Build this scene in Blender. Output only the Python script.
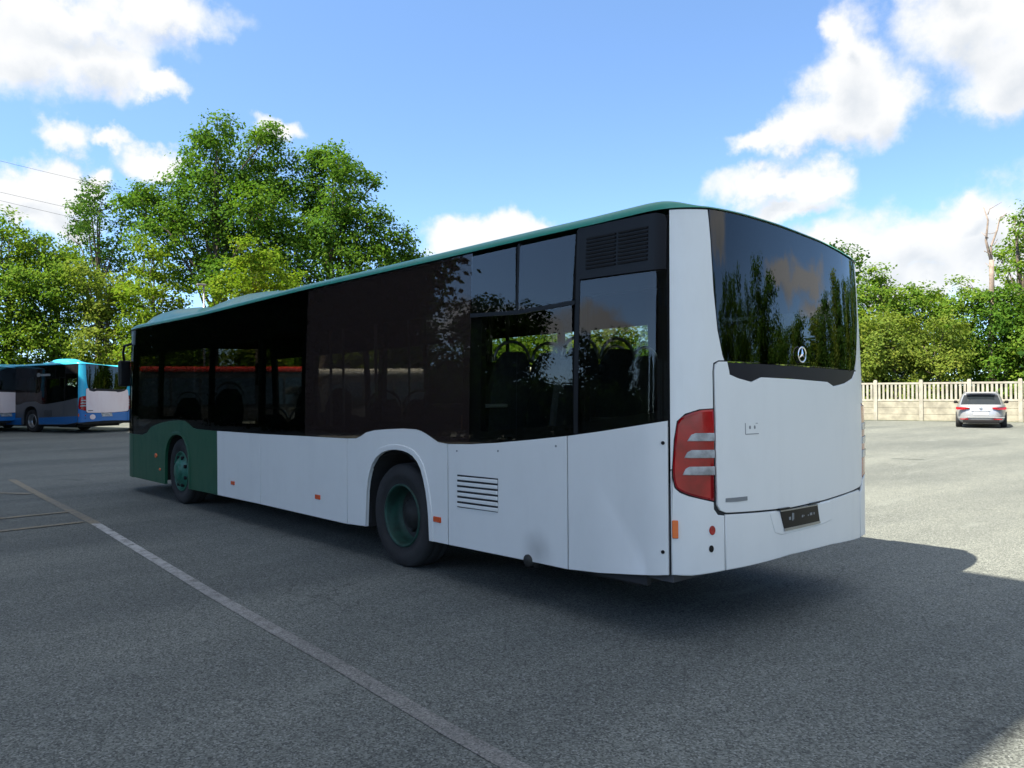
import bpy, bmesh, math, random
import numpy as np
from mathutils import Vector, Matrix

# ------------------------------------------------------------------ scene, camera, sky, sun
for o in list(bpy.data.objects): bpy.data.objects.remove(o)
scene = bpy.context.scene
COL = scene.collection
R_ = math.radians
rng = random.Random(7)

CAM = Vector((-2.97472, 5.41021, 1.63945))
FW = Vector((0.753931, -0.656926, 0.006000))
RT = Vector((-0.656876, -0.753951, -0.008536))
UP = Vector((-0.010132, -0.002494, 0.999946))
cam_d = bpy.data.cameras.new('camera'); cam = bpy.data.objects.new('camera', cam_d); COL.objects.link(cam)
cam_d.sensor_width = 36.0; cam_d.lens = 816.753 / 1024 * 36.0
cam_d.clip_start = 0.05; cam_d.clip_end = 6000
cam.matrix_world = Matrix(((RT.x, UP.x, -FW.x, CAM.x), (RT.y, UP.y, -FW.y, CAM.y), (RT.z, UP.z, -FW.z, CAM.z), (0, 0, 0, 1)))
scene.camera = cam

SUN_DIR = Vector((0.07, 0.745, 1.0)).normalized()
SUN_EL = math.asin(SUN_DIR.z); SUN_ROT = math.atan2(SUN_DIR.x, SUN_DIR.y)
EXPOSURE = 1.75
SKY_STRENGTH = 0.10
SUN_STRENGTH = 4.4
scene.view_settings.view_transform = 'Standard'; scene.view_settings.look = 'None'
scene.view_settings.exposure = EXPOSURE; scene.view_settings.gamma = 1.0
scene.view_settings.use_curve_mapping = False

sun_d = bpy.data.lights.new('sun', 'SUN'); sun_d.energy = SUN_STRENGTH; sun_d.angle = R_(0.5); sun_d.color = (1.0, 0.92, 0.75)
sun = bpy.data.objects.new('sun', sun_d); COL.objects.link(sun)
sun.rotation_euler = SUN_DIR.to_track_quat('Z', 'Y').to_euler(); sun.location = (0, 0, 60)

# clouds: (azimuth, elevation, half width, half height) in degrees on the sky
CLOUDS = [(-12.2,22.2,6.6,1.9),(-17.3,23.4,5.2,1.6),(-13.8,19.9,3.7,2.1),(-10.1,19.9,3.6,2.8),(-18.1,18.8,1.6,1.0),(-12.2,15.5,1.8,1.3),(-14.9,15.5,1.6,0.8),(-17.2,14.6,2.4,1.1),(-25.3,17.2,1.3,1.0),(-9.8,12.3,2.7,1.5),(-12.2,12.3,3.4,1.5),(-14.4,13.0,1.1,1.0),(-11.1,10.7,4.3,1.1),(-40.3,10.6,5.3,1.4),(-37.2,10.3,2.7,1.3),(-44.5,10.8,2.8,0.8),(-63.6,19.4,2.5,3.9),(-65.5,17.2,2.4,2.5),(-60.7,16.2,4.6,1.4),(-57.4,16.2,2.4,1.0),(-62.9,21.5,1.3,1.8),(-63.1,16.8,3.9,1.8),(-70.5,21.1,4.0,3.0),(-72.6,18.8,3.6,3.2),(-69.5,23.6,2.6,1.6),(-72.1,17.2,3.0,1.5),(-58.7,13.2,4.0,1.5),(-61.5,12.7,2.3,1.4),(-60.0,11.4,3.7,1.0),(-71.2,9.3,3.6,3.2),(-68.2,8.4,3.7,2.5),(-65.4,8.0,2.6,2.1),(-72.0,6.9,3.6,2.1),(-66.5,6.0,3.8,1.4),(-70.5,10.9,1.8,1.4),
          (40.0,7.2,9.0,2.0),(47.5,7.8,5.0,1.6),(-119.0,9.6,6.0,1.4),(-125.0,10.6,5.0,1.3),(-115.0,7.0,4.0,1.2),(-100.0,14.0,7.0,3.0),(150.0,12.0,9.0,3.0),(-160.0,16.0,8.0,3.0),(95.0,14.0,9.0,3.0),(15.0,14.0,8.0,2.5),
          (-64.0,8.2,6.0,2.2),(-67.0,9.2,5.0,2.6),(10.0,72.0,40.0,16.0),(-150.0,66.0,34.0,14.0),(100.0,60.0,30.0,12.0),(-60.0,76.0,40.0,14.0),(-90.0,82.0,60.0,20.0),(180.0,60.0,40.0,16.0),(-120.0,66.0,40.0,16.0),(40.0,64.0,36.0,12.0),(-40.0,66.0,40.0,12.0),(-140.0,48.0,30.0,10.0),(-30.0,58.0,40.0,12.0),(-75.0,50.0,30.0,12.0),(-50.0,40.0,20.0,6.0),(60.0,48.0,22.0,9.0),(-120.0,40.0,25.0,9.0),(170.0,36.0,24.0,9.0),(-20.0,52.0,22.0,9.0),(-75.0,38.0,12.0,5.0),(115.0,30.0,16.0,7.0),(-95.0,62.0,20.0,10.0),(20.0,34.0,14.0,5.0)]  # the high ones, out of view, are added to whiten the shade light

world = bpy.data.worlds.new('World'); scene.world = world; world.use_nodes = True
wt = world.node_tree; wt.nodes.clear()

def nmath(t, op, a=None, b=None, clamp=False):
    n = t.nodes.new('ShaderNodeMath'); n.operation = op; n.use_clamp = clamp
    for i, v in enumerate((a, b)):
        if v is None: continue
        if isinstance(v, (int, float)): n.inputs[i].default_value = v
        else: t.links.new(v, n.inputs[i])
    return n.outputs[0]

cg = bpy.data.node_groups.new('cloud_field', 'ShaderNodeTree')
cg.interface.new_socket('Direction', in_out='INPUT', socket_type='NodeSocketVector')
cg.interface.new_socket('Field', in_out='OUTPUT', socket_type='NodeSocketFloat')
gi = cg.nodes.new('NodeGroupInput'); go = cg.nodes.new('NodeGroupOutput')
acc = None
for az, el, rh, rv in CLOUDS:
    a, e = R_(az), R_(el)
    c = Vector((math.cos(e) * math.cos(a), math.cos(e) * math.sin(a), math.sin(e)))
    h = Vector((-math.sin(a), math.cos(a), 0)); v = c.cross(h)
    m = Matrix((c, h, v)).transposed()
    mp = cg.nodes.new('ShaderNodeMapping'); mp.vector_type = 'TEXTURE'
    mp.inputs['Location'].default_value = c; mp.inputs['Rotation'].default_value = m.to_euler()
    mp.inputs['Scale'].default_value = (0.7, R_(rh), R_(rv))
    if acc is None: cg.links.new(gi.outputs[0], mp.inputs['Vector'])
    else:   # chained so that the shader evaluates one cloud after another (few live values)
        ch = cg.nodes.new('ShaderNodeVectorMath'); ch.operation = 'MULTIPLY_ADD'; ch.inputs[1].default_value = (1e-6, 1e-6, 1e-6)
        cg.links.new(acc, ch.inputs[0]); cg.links.new(gi.outputs[0], ch.inputs[2]); cg.links.new(ch.outputs[0], mp.inputs['Vector'])
    ln = cg.nodes.new('ShaderNodeVectorMath'); ln.operation = 'LENGTH'; cg.links.new(mp.outputs[0], ln.inputs[0])
    if acc is None: acc = ln.outputs['Value']
    else:
        sm = cg.nodes.new('ShaderNodeMath'); sm.operation = 'SMOOTH_MIN'; sm.inputs[2].default_value = 0.25
        cg.links.new(acc, sm.inputs[0]); cg.links.new(ln.outputs['Value'], sm.inputs[1]); acc = sm.outputs[0]
cg.links.new(nmath(cg, 'SUBTRACT', 1.0, acc), go.inputs[0])

tc = wt.nodes.new('ShaderNodeTexCoord')
sky = wt.nodes.new('ShaderNodeTexSky'); sky.sky_type = 'NISHITA'; sky.sun_disc = False
sky.sun_elevation = SUN_EL; sky.sun_rotation = SUN_ROT; sky.altitude = 200; sky.air_density = 1.0; sky.dust_density = 0.6; sky.ozone_density = 1.6
nz = wt.nodes.new('ShaderNodeTexNoise'); nz.inputs['Scale'].default_value = 17; nz.inputs['Detail'].default_value = 7; nz.inputs['Roughness'].default_value = 0.58
lift = wt.nodes.new('ShaderNodeVectorMath'); lift.operation = 'MULTIPLY_ADD'; lift.inputs[1].default_value = (1, 1, 1.5); lift.inputs[2].default_value = (0, 0, 0.045)
wt.links.new(tc.outputs['Generated'], lift.inputs[0])
lnorm = wt.nodes.new('ShaderNodeVectorMath'); lnorm.operation = 'NORMALIZE'; wt.links.new(lift.outputs[0], lnorm.inputs[0]); wt.links.new(lnorm.outputs[0], sky.inputs['Vector'])
world.cycles.sampling_method = 'MANUAL'; world.cycles.sample_map_resolution = 256
wt.links.new(tc.outputs['Generated'], nz.inputs['Vector'])
wsub = wt.nodes.new('ShaderNodeVectorMath'); wsub.operation = 'SUBTRACT'; wsub.inputs[1].default_value = (0.5, 0.5, 0.5)
wt.links.new(nz.outputs['Color'], wsub.inputs[0])
wscl = wt.nodes.new('ShaderNodeVectorMath'); wscl.operation = 'SCALE'; wscl.inputs['Scale'].default_value = 0.085
wt.links.new(wsub.outputs[0], wscl.inputs[0])
wadd = wt.nodes.new('ShaderNodeVectorMath'); wadd.operation = 'ADD'
wt.links.new(tc.outputs['Generated'], wadd.inputs[0]); wt.links.new(wscl.outputs[0], wadd.inputs[1])
g1 = wt.nodes.new('ShaderNodeGroup'); g1.node_tree = cg; wt.links.new(wadd.outputs[0], g1.inputs[0])
woff = wt.nodes.new('ShaderNodeVectorMath'); woff.operation = 'ADD'; woff.inputs[1].default_value = (0.0, 0.010, 0.026)
wt.links.new(wadd.outputs[0], woff.inputs[0])
g2 = wt.nodes.new('ShaderNodeGroup'); g2.node_tree = cg; wt.links.new(woff.outputs[0], g2.inputs[0])
nz2 = wt.nodes.new('ShaderNodeTexNoise'); nz2.inputs['Scale'].default_value = 13; nz2.inputs['Detail'].default_value = 6; nz2.inputs['Roughness'].default_value = 0.6
wt.links.new(tc.outputs['Generated'], nz2.inputs['Vector'])
dens = nmath(wt, 'ADD', g1.outputs[0], nmath(wt, 'MULTIPLY', nmath(wt, 'SUBTRACT', nz2.outputs['Fac'], 0.5), 1.5))
mr = wt.nodes.new('ShaderNodeMapRange'); mr.interpolation_type = 'SMOOTHSTEP'
mr.inputs['From Min'].default_value = -0.22; mr.inputs['From Max'].default_value = 0.52
wt.links.new(dens, mr.inputs['Value'])
# thickness above the point, towards the sun, greys the cloud
mr2 = wt.nodes.new('ShaderNodeMapRange'); mr2.interpolation_type = 'SMOOTHSTEP'
mr2.inputs['From Min'].default_value = 0.30; mr2.inputs['From Max'].default_value = 1.10
wt.links.new(g2.outputs[0], mr2.inputs['Value'])
ccol = wt.nodes.new('ShaderNodeMix'); ccol.data_type = 'RGBA'
ccol.inputs['A'].default_value = (3.1, 3.1, 3.08, 1); ccol.inputs['B'].default_value = (2.35, 2.47, 2.6, 1)
wt.links.new(mr2.outputs[0], ccol.inputs['Factor'])
skyc = wt.nodes.new('ShaderNodeMix'); skyc.data_type = 'RGBA'; skyc.blend_type = 'MULTIPLY'; skyc.inputs['Factor'].default_value = 1.0
skyc.inputs['B'].default_value = (0.84, 0.96, 1.04, 1)
wt.links.new(sky.outputs[0], skyc.inputs['A'])
wmix = wt.nodes.new('ShaderNodeMix'); wmix.data_type = 'RGBA'
wt.links.new(nmath(wt, 'MULTIPLY', mr.outputs[0], 0.97), wmix.inputs['Factor'])
wt.links.new(skyc.outputs['Result'], wmix.inputs['A']); wt.links.new(ccol.outputs['Result'], wmix.inputs['B'])
bg = wt.nodes.new('ShaderNodeBackground'); bg.inputs['Strength'].default_value = SKY_STRENGTH
wt.links.new(wmix.outputs['Result'], bg.inputs['Color'])
wo = wt.nodes.new('ShaderNodeOutputWorld'); wt.links.new(bg.outputs[0], wo.inputs['Surface'])

# ------------------------------------------------------------------ materials
def mat_base(name):
    m = bpy.data.materials.new(name); m.use_nodes = True
    t = m.node_tree; b = t.nodes['Principled BSDF']
    return m, t, b

def noise(t, scale, detail=4, rough=0.55, vec=None):
    n = t.nodes.new('ShaderNodeTexNoise'); n.inputs['Scale'].default_value = scale; n.inputs['Detail'].default_value = detail; n.inputs['Roughness'].default_value = rough
    if vec is None:
        c = t.nodes.new('ShaderNodeTexCoord'); vec = c.outputs['Object']
    t.links.new(vec, n.inputs['Vector'])
    return n.outputs['Fac']

def mixc(t, fac, a, b, blend='MIX'):
    n = t.nodes.new('ShaderNodeMix'); n.data_type = 'RGBA'; n.blend_type = blend
    for key, v in (('Factor', fac), ('A', a), ('B', b)):
        if isinstance(v, (int, float)): n.inputs[key].default_value = v
        elif isinstance(v, (tuple, list)): n.inputs[key].default_value = (*v[:3], 1)
        else: t.links.new(v, n.inputs[key])
    return n.outputs['Result']

def ramp(t, fac, lo, hi):
    n = t.nodes.new('ShaderNodeMapRange'); n.interpolation_type = 'SMOOTHSTEP'
    n.inputs['From Min'].default_value = lo; n.inputs['From Max'].default_value = hi
    t.links.new(fac, n.inputs['Value']); return n.outputs[0]

def plain(name, col, rough=0.5, metal=0.0, coat=0.0, vary=0.12, vscale=3.0, bump=0.0, bscale=40, spec=0.5):
    m, t, b = mat_base(name)
    f = noise(t, vscale, 5, 0.6)
    dark = tuple(c * (1 - vary) for c in col); lite = tuple(min(1, c * (1 + vary * 0.6)) for c in col)
    t.links.new(mixc(t, ramp(t, f, 0.3, 0.7), dark, lite), b.inputs['Base Color'])
    b.inputs['Roughness'].default_value = rough; b.inputs['Metallic'].default_value = metal; b.inputs['Coat Weight'].default_value = coat
    b.inputs['Coat Roughness'].default_value = 0.08; b.inputs['Specular IOR Level'].default_value = spec
    if bump:
        bn = t.nodes.new('ShaderNodeBump'); bn.inputs['Strength'].default_value = bump; bn.inputs['Distance'].default_value = 0.01
        t.links.new(noise(t, bscale, 4), bn.inputs['Height']); t.links.new(bn.outputs[0], b.inputs['Normal'])
    return m

def paint(name, col, rough=0.32, coat=0.4, grime=(0.30, 0.29, 0.27), amount=0.08):
    """vehicle paint: slight panel waviness, thin uneven film of dust and run marks"""
    m, t, b = mat_base(name)
    c = t.nodes.new('ShaderNodeTexCoord')
    mp = t.nodes.new('ShaderNodeMapping'); mp.inputs['Scale'].default_value = (1.2, 1.2, 0.35); t.links.new(c.outputs['Object'], mp.inputs['Vector'])
    streak = ramp(t, noise(t, 3.2, 7, 0.65, mp.outputs[0]), 0.45, 0.80)
    blot = ramp(t, noise(t, 1.3, 6, 0.6, c.outputs['Object']), 0.4, 0.75)
    f = nmath(t, 'MULTIPLY', nmath(t, 'ADD', streak, blot), amount)
    t.links.new(mixc(t, f, col, grime), b.inputs['Base Color'])
    t.links.new(nmath(t, 'ADD', nmath(t, 'MULTIPLY', f, 1.2), rough), b.inputs['Roughness'])
    b.inputs['Coat Weight'].default_value = coat; b.inputs['Coat Roughness'].default_value = 0.12
    bn = t.nodes.new('ShaderNodeBump'); bn.inputs['Strength'].default_value = 0.10; bn.inputs['Distance'].default_value = 0.02
    t.links.new(noise(t, 1.6, 2, 0.4, c.outputs['Object']), bn.inputs['Height']); t.links.new(bn.outputs[0], b.inputs['Normal'])
    return m

def glass(name, tint, rough=0.0, wave=0.03, film=None, filmfac=0.0, ior=1.5):
    """thin tinted sheet: clear through colour + mirror by Fresnel"""
    m, t, b = mat_base(name); t.nodes.remove(b)
    tr = t.nodes.new('ShaderNodeBsdfTransparent'); tr.inputs[0].default_value = (*tint, 1)
    gl = t.nodes.new('ShaderNodeBsdfGlossy'); gl.inputs['Roughness'].default_value = rough; gl.inputs[0].default_value = (1, 1, 1, 1)
    fr = t.nodes.new('ShaderNodeFresnel'); fr.inputs['IOR'].default_value = ior
    bn = t.nodes.new('ShaderNodeBump'); bn.inputs['Strength'].default_value = wave; bn.inputs['Distance'].default_value = 0.02
    t.links.new(noise(t, 1.1, 1, 0.3), bn.inputs['Height']); t.links.new(bn.outputs[0], gl.inputs['Normal'])
    back = tr.outputs[0]
    if film:
        df = t.nodes.new('ShaderNodeBsdfDiffuse'); df.inputs[0].default_value = (*film, 1)
        mf = t.nodes.new('ShaderNodeMixShader'); mf.inputs[0].default_value = filmfac
        t.links.new(back, mf.inputs[1]); t.links.new(df.outputs[0], mf.inputs[2]); back = mf.outputs[0]
    mx = t.nodes.new('ShaderNodeMixShader'); ge = t.nodes.new('ShaderNodeNewGeometry')   # only the face the light comes to mirrors: the sheet is thin
    t.links.new(nmath(t, 'MULTIPLY', fr.outputs[0], nmath(t, 'SUBTRACT', 1.0, ge.outputs['Backfacing'])), mx.inputs[0]); t.links.new(back, mx.inputs[1]); t.links.new(gl.outputs[0], mx.inputs[2])
    t.links.new(mx.outputs[0], t.nodes['Material Output'].inputs['Surface'])
    return m

M = {}
M['white'] = paint('white_bus_paint', (0.74, 0.74, 0.715), 0.36, 0.15)
def sooty(name, col, centre, rad):
    m = paint(name, col, 0.36, 0.15); t = m.node_tree; b = t.nodes['Principled BSDF']; src = b.inputs['Base Color'].links[0].from_socket
    c = t.nodes.new('ShaderNodeTexCoord'); d = t.nodes.new('ShaderNodeVectorMath'); d.operation = 'DISTANCE'; d.inputs[1].default_value = centre
    t.links.new(c.outputs['Object'], d.inputs[0])
    f = nmath(t, 'SUBTRACT', 1.0, ramp(t, nmath(t, 'ADD', d.outputs['Value'], nmath(t, 'MULTIPLY', noise(t, 6, 5, 0.6), 0.10)), 0.04, rad))
    t.links.new(mixc(t, nmath(t, 'MULTIPLY', f, 0.4), src, (0.10, 0.10, 0.105)), b.inputs['Base Color']); return m
M['sooty'] = sooty('white_paint_with_exhaust_soot', (0.74, 0.74, 0.715), (1.50, 1.27, 0.44), 0.26)
M['green'] = paint('dark_green_paint', (0.006, 0.078, 0.036), 0.40, 0.1, (0.06, 0.10, 0.08), 0.10)
M['roof'] = paint('sea_green_roof_paint', (0.016, 0.25, 0.175), 0.4, 0.25, (0.25, 0.38, 0.32), 0.14)
M['black'] = plain('black_trim', (0.008, 0.008, 0.009), 0.4, spec=0.25)
M['matte'] = plain('matt_black', (0.010, 0.010, 0.011), 0.75, spec=0.2)
M['shell'] = plain('inner_shell', (0.02, 0.02, 0.022), 0.7)
M['under'] = plain('underbody', (0.022, 0.021, 0.020), 0.9, bump=0.4)
M['glass'] = glass('tinted_side_glass', (0.72, 0.74, 0.70), ior=1.5)
M['glassf'] = glass('filmed_side_glass', (0.50, 0.47, 0.45), film=(0.050, 0.035, 0.032), filmfac=0.36, ior=1.4)
M['glassd'] = glass('dark_front_side_glass', (0.46, 0.46, 0.45), ior=1.38)
M['glassr'] = glass('tinted_rear_glass', (0.15, 0.145, 0.14), ior=1.65, wave=0.05)
M['band'] = plain('dark_glass_band', (0.016, 0.014, 0.017), 0.4, spec=0.25)
M['rubber'] = plain('tyre_rubber', (0.020, 0.020, 0.021), 0.85, bump=0.3, bscale=60, vary=0.3)
M['rimg'] = plain('green_rim', (0.012, 0.115, 0.075), 0.45, vary=0.35, vscale=14)
M['rimd'] = plain('grimy_green_rim', (0.007, 0.046, 0.032), 0.6, vary=0.5, vscale=10)
M['hub'] = plain('dirty_hub', (0.012, 0.013, 0.012), 0.7, vary=0.4, vscale=12)
M['red'] = plain('red_lens', (0.32, 0.001, 0.005), 0.15, coat=0.25, vary=0.4, vscale=5)
M['clear'] = plain('clear_lens', (0.34, 0.35, 0.36), 0.25, coat=0.4, vary=0.4, vscale=12)
M['amber'] = plain('amber_lens', (0.75, 0.125, 0.010), 0.2, coat=0.8)
M['reflector'] = plain('orange_reflector', (0.62, 0.08, 0.015), 0.25, coat=0.6)
M['chrome'] = plain('chrome', (0.8, 0.8, 0.82), 0.12, metal=1.0, vary=0.05)
M['steel'] = plain('dull_steel', (0.33, 0.34, 0.35), 0.35, metal=0.8)
M['grey'] = plain('grey_plastic', (0.22, 0.23, 0.235), 0.55)
M['seam'] = plain('panel_gap', (0.02, 0.022, 0.024), 0.8)
M['seat'] = plain('seat_fabric', (0.030, 0.034, 0.045), 0.9, vary=0.3, vscale=25)
M['yellow'] = plain('yellow_plastic', (0.65, 0.33, 0.02), 0.4)
M['ceiling'] = plain('saloon_lining', (0.16, 0.16, 0.16), 0.8)
M['flooring'] = plain('saloon_floor', (0.06, 0.06, 0.065), 0.7)
M['exhaust'] = plain('exhaust_steel', (0.05, 0.048, 0.045), 0.6, metal=0.6)

# ------------------------------------------------------------------ mesh helpers
def link(o, parent=None):
    COL.objects.link(o)
    if parent is not None: o.parent = parent
    return o

def tag(o, label=None, cat=None, group=None, kind=None):
    if label: o['label'] = label
    if cat: o['category'] = cat
    if group: o['group'] = group
    if kind: o['kind'] = kind
    return o

def empty(name, loc=(0, 0, 0), rz=0.0):
    o = bpy.data.objects.new(name, None); COL.objects.link(o); o.location = loc; o.rotation_euler = (0, 0, rz); o.empty_display_size = 0.3
    return o

class MB:
    def __init__(s): s.bm = bmesh.new()
    def box(s, c, size, rz=0.0, bevel=0.0, mi=0):
        r = bmesh.ops.create_cube(s.bm, size=1.0); vs = r['verts']
        M4 = Matrix.Translation(Vector(c)) @ Matrix.Rotation(rz, 4, 'Z') @ Matrix.Diagonal((*size, 1))
        bmesh.ops.transform(s.bm, matrix=M4, verts=vs)
        fs = {f for v in vs for f in v.link_faces}
        if bevel:
            es = list({e for v in vs for e in v.link_edges})
            r2 = bmesh.ops.bevel(s.bm, geom=es, offset=bevel, segments=2, affect='EDGES', profile=0.5)
            fs = set(r2['faces']) | {f for f in fs if f.is_valid}
        for f in fs:
            if f.is_valid: f.material_index = mi
        return s
    def tube(s, pts, rad, n=8, cap=True, mi=0):
        pts = [Vector(p) for p in pts]
        rads = rad if isinstance(rad, (list, tuple)) else [rad] * len(pts)
        rings = []; prev = None
        for i, p in enumerate(pts):
            d = (pts[min(i + 1, len(pts) - 1)] - pts[max(i - 1, 0)])
            d = d.normalized() if d.length > 1e-9 else Vector((0, 0, 1))
            a = d.orthogonal().normalized() if prev is None else (prev - d * prev.dot(d)).normalized()
            prev = a; b = d.cross(a)
            rings.append([s.bm.verts.new(p + (a * math.cos(2 * math.pi * k / n) + b * math.sin(2 * math.pi * k / n)) * rads[i]) for k in range(n)])
        for r0, r1 in zip(rings, rings[1:]):
            for k in range(n):
                f = s.bm.faces.new((r0[k], r0[(k + 1) % n], r1[(k + 1) % n], r1[k])); f.smooth = True; f.material_index = mi
        if cap:
            f = s.bm.faces.new(rings[0][::-1]); f.material_index = mi; f = s.bm.faces.new(rings[-1]); f.material_index = mi
        return s
    def lathe(s, prof, c, axis='Y', n=40, mi=0, smooth=True):
        """profile of (radius, offset along axis)"""
        rings = []
        for r, h in prof:
            ring = []
            for k in range(n):
                a = 2 * math.pi * k / n; u, v = r * math.cos(a), r * math.sin(a)
                p = (u, h, v) if axis == 'Y' else ((u, v, h) if axis == 'Z' else (h, u, v))
                ring.append(s.bm.verts.new(Vector(c) + Vector(p)))
            rings.append(ring)
        for r0, r1 in zip(rings, rings[1:]):
            for k in range(n):
                f = s.bm.faces.new((r0[k], r0[(k + 1) % n], r1[(k + 1) % n], r1[k])); f.smooth = smooth; f.material_index = mi
        return s
    def prism(s, poly, thick, to3, mi=0):
        """closed slab: 2D polygon, mapped by to3(u, v, depth)"""
        a = [s.bm.verts.new(to3(u, v, 0)) for u, v in poly]; b = [s.bm.verts.new(to3(u, v, thick)) for u, v in poly]
        n = len(poly)
        for f in (s.bm.faces.new(a), s.bm.faces.new(b[::-1])): f.material_index = mi
        for i in range(n):
            s.bm.faces.new((a[i], b[i], b[(i + 1) % n], a[(i + 1) % n])).material_index = mi
        return s
    def build(s, name, mats, parent=None, recalc=True):
        if recalc: bmesh.ops.recalc_face_normals(s.bm, faces=s.bm.faces)
        me = bpy.data.meshes.new(name); s.bm.to_mesh(me); s.bm.free()
        for m in (mats if isinstance(mats, (list, tuple)) else [mats]): me.materials.append(m)
        return link(bpy.data.objects.new(name, me), parent)

def copy_tree(o, parent=None, remap=None, skip=()):
    c = o.copy()
    if remap and o.data is not None:
        c.data = o.data.copy()
        for i, m in enumerate(c.data.materials):
            k = remap.get((o.name.split('.')[0], m.name)) or remap.get(m.name)
            if k: c.data.materials[i] = k
    COL.objects.link(c)
    if parent is not None:
        c.parent = parent
    for ch in list(o.children):
        if ch.name.split('.')[0] in skip: continue
        copy_tree(ch, c, remap, skip)
    return c

# ------------------------------------------------------------------ ground
def asphalt_nodes(t, obj_vec):
    """grey coarse asphalt colour: aggregate, wear, old tyre sweeps"""
    vo = t.nodes.new('ShaderNodeTexVoronoi'); vo.inputs['Scale'].default_value = 112; t.links.new(obj_vec, vo.inputs['Vector'])
    sep = t.nodes.new('ShaderNodeSeparateColor'); t.links.new(vo.outputs['Color'], sep.inputs[0])
    agg = mixc(t, sep.outputs[0], (0.025, 0.026, 0.027), (0.262, 0.258, 0.238))
    hi = ramp(t, sep.outputs[1], 0.90, 0.97)
    agg = mixc(t, nmath(t, 'MULTIPLY', hi, 0.7), agg, (0.42, 0.41, 0.40))
    fine = noise(t, 260, 3, 0.6, obj_vec)
    agg = mixc(t, 0.30, agg, mixc(t, ramp(t, fine, 0.3, 0.7), (0.060, 0.061, 0.060), (0.200, 0.197, 0.180)))
    mp = t.nodes.new('ShaderNodeMapping'); mp.inputs['Scale'].default_value = (0.8, 0.22, 1); mp.inputs['Rotation'].default_value = (0, 0, 0.35); t.links.new(obj_vec, mp.inputs['Vector'])
    wear = ramp(t, noise(t, 0.55, 7, 0.62, mp.outputs[0]), 0.3, 0.72)
    blot = ramp(t, noise(t, 2.6, 6, 0.65, obj_vec), 0.35, 0.7)
    c = mixc(t, wear, mixc(t, 1.0, agg, (0.74, 0.75, 0.77), 'MULTIPLY'), mixc(t, 1.0, agg, (1.19, 1.18, 1.16), 'MULTIPLY'))
    c = mixc(t, nmath(t, 'MULTIPLY', blot, 0.22), c, mixc(t, 1.0, c, (0.74, 0.75, 0.77), 'MULTIPLY'))
    return c, sep.outputs[0]

def make_asphalt():
    m, t, b = mat_base('worn_asphalt')
    tcn = t.nodes.new('ShaderNodeTexCoord'); v = tcn.outputs['Object']
    c, h = asphalt_nodes(t, v)
    # pale scuffed traces of removed paint
    mp = t.nodes.new('ShaderNodeMapping'); mp.inputs['Scale'].default_value = (1.1, 0.30, 1); mp.inputs['Rotation'].default_value = (0, 0, -0.1); t.links.new(v, mp.inputs['Vector'])
    sc = ramp(t, noise(t, 1.7, 8, 0.66, mp.outputs[0]), 0.56, 0.74)
    c = mixc(t, nmath(t, 'MULTIPLY', sc, 0.42), c, (0.25, 0.25, 0.235))
    # dark oily drips, a few hairline cracks
    oil = ramp(t, noise(t, 0.9, 3, 0.5, v), 0.66, 0.76)
    c = mixc(t, nmath(t, 'MULTIPLY', nmath(t, 'MULTIPLY', oil, ramp(t, noise(t, 14, 4, 0.6, v), 0.35, 0.6)), 0.55), c, (0.035, 0.035, 0.036))
    vc = t.nodes.new('ShaderNodeTexVoronoi'); vc.feature = 'DISTANCE_TO_EDGE'; vc.inputs['Scale'].default_value = 0.22
    wv = t.nodes.new('ShaderNodeVectorMath'); wv.operation = 'ADD'; nn = t.nodes.new('ShaderNodeTexNoise'); nn.inputs['Scale'].default_value = 2.2; nn.inputs['Detail'].default_value = 5; t.links.new(v, nn.inputs['Vector'])
    t.links.new(v, wv.inputs[0]); t.links.new(nn.outputs['Color'], wv.inputs[1]); t.links.new(wv.outputs[0], vc.inputs['Vector'])
    ck = nmath(t, 'SUBTRACT', 1.0, ramp(t, vc.outputs['Distance'], 0.0008, 0.0030))
    ck = nmath(t, 'MULTIPLY', ck, ramp(t, noise(t, 0.35, 2, 0.5, v), 0.50, 0.62))
    c = mixc(t, nmath(t, 'MULTIPLY', ck, 0.55), c, (0.03, 0.03, 0.03))
    c = mixc(t, 1.0, c, (0.885, 0.965, 0.965), 'MULTIPLY')
    t.links.new(c, b.inputs['Base Color']); b.inputs['Roughness'].default_value = 0.85; b.inputs['Specular IOR Level'].default_value = 0.3
    bn = t.nodes.new('ShaderNodeBump'); bn.inputs['Strength'].default_value = 0.35; bn.inputs['Distance'].default_value = 0.004
    t.links.new(h, bn.inputs['Height']); t.links.new(bn.outputs[0], b.inputs['Normal'])
    return m
M['asphalt'] = make_asphalt()

def make_line(name, col, lo, hi, k=0.9, fade=None):
    m, t, b = mat_base(name)
    tcn = t.nodes.new('ShaderNodeTexCoord'); v = tcn.outputs['Object']
    c, h = asphalt_nodes(t, v)
    f = ramp(t, noise(t, 9, 9, 0.72, v), lo, hi)
    f2 = ramp(t, noise(t, 0.7, 3, 0.5, v), 0.25, 0.6) if fade is None else None
    if fade:
        sx = t.nodes.new('ShaderNodeSeparateXYZ'); t.links.new(v, sx.inputs[0]); f2 = ramp(t, nmath(t, 'ADD', sx.outputs[0], nmath(t, 'MULTIPLY', noise(t, 1.4, 4, 0.6, v), 2.4)), fade[0], fade[1])
    f = nmath(t, 'MULTIPLY', nmath(t, 'MULTIPLY', f, nmath(t, 'ADD', nmath(t, 'MULTIPLY', f2, 0.88), 0.12)), k)
    t.links.new(mixc(t, f, c, col), b.inputs['Base Color']); b.inputs['Roughness'].default_value = 0.8
    return m
M['line_w'] = make_line('worn_white_road_paint', (0.50, 0.505, 0.50), 0.30, 0.60, 0.85, (2.2, 8.4))
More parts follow.
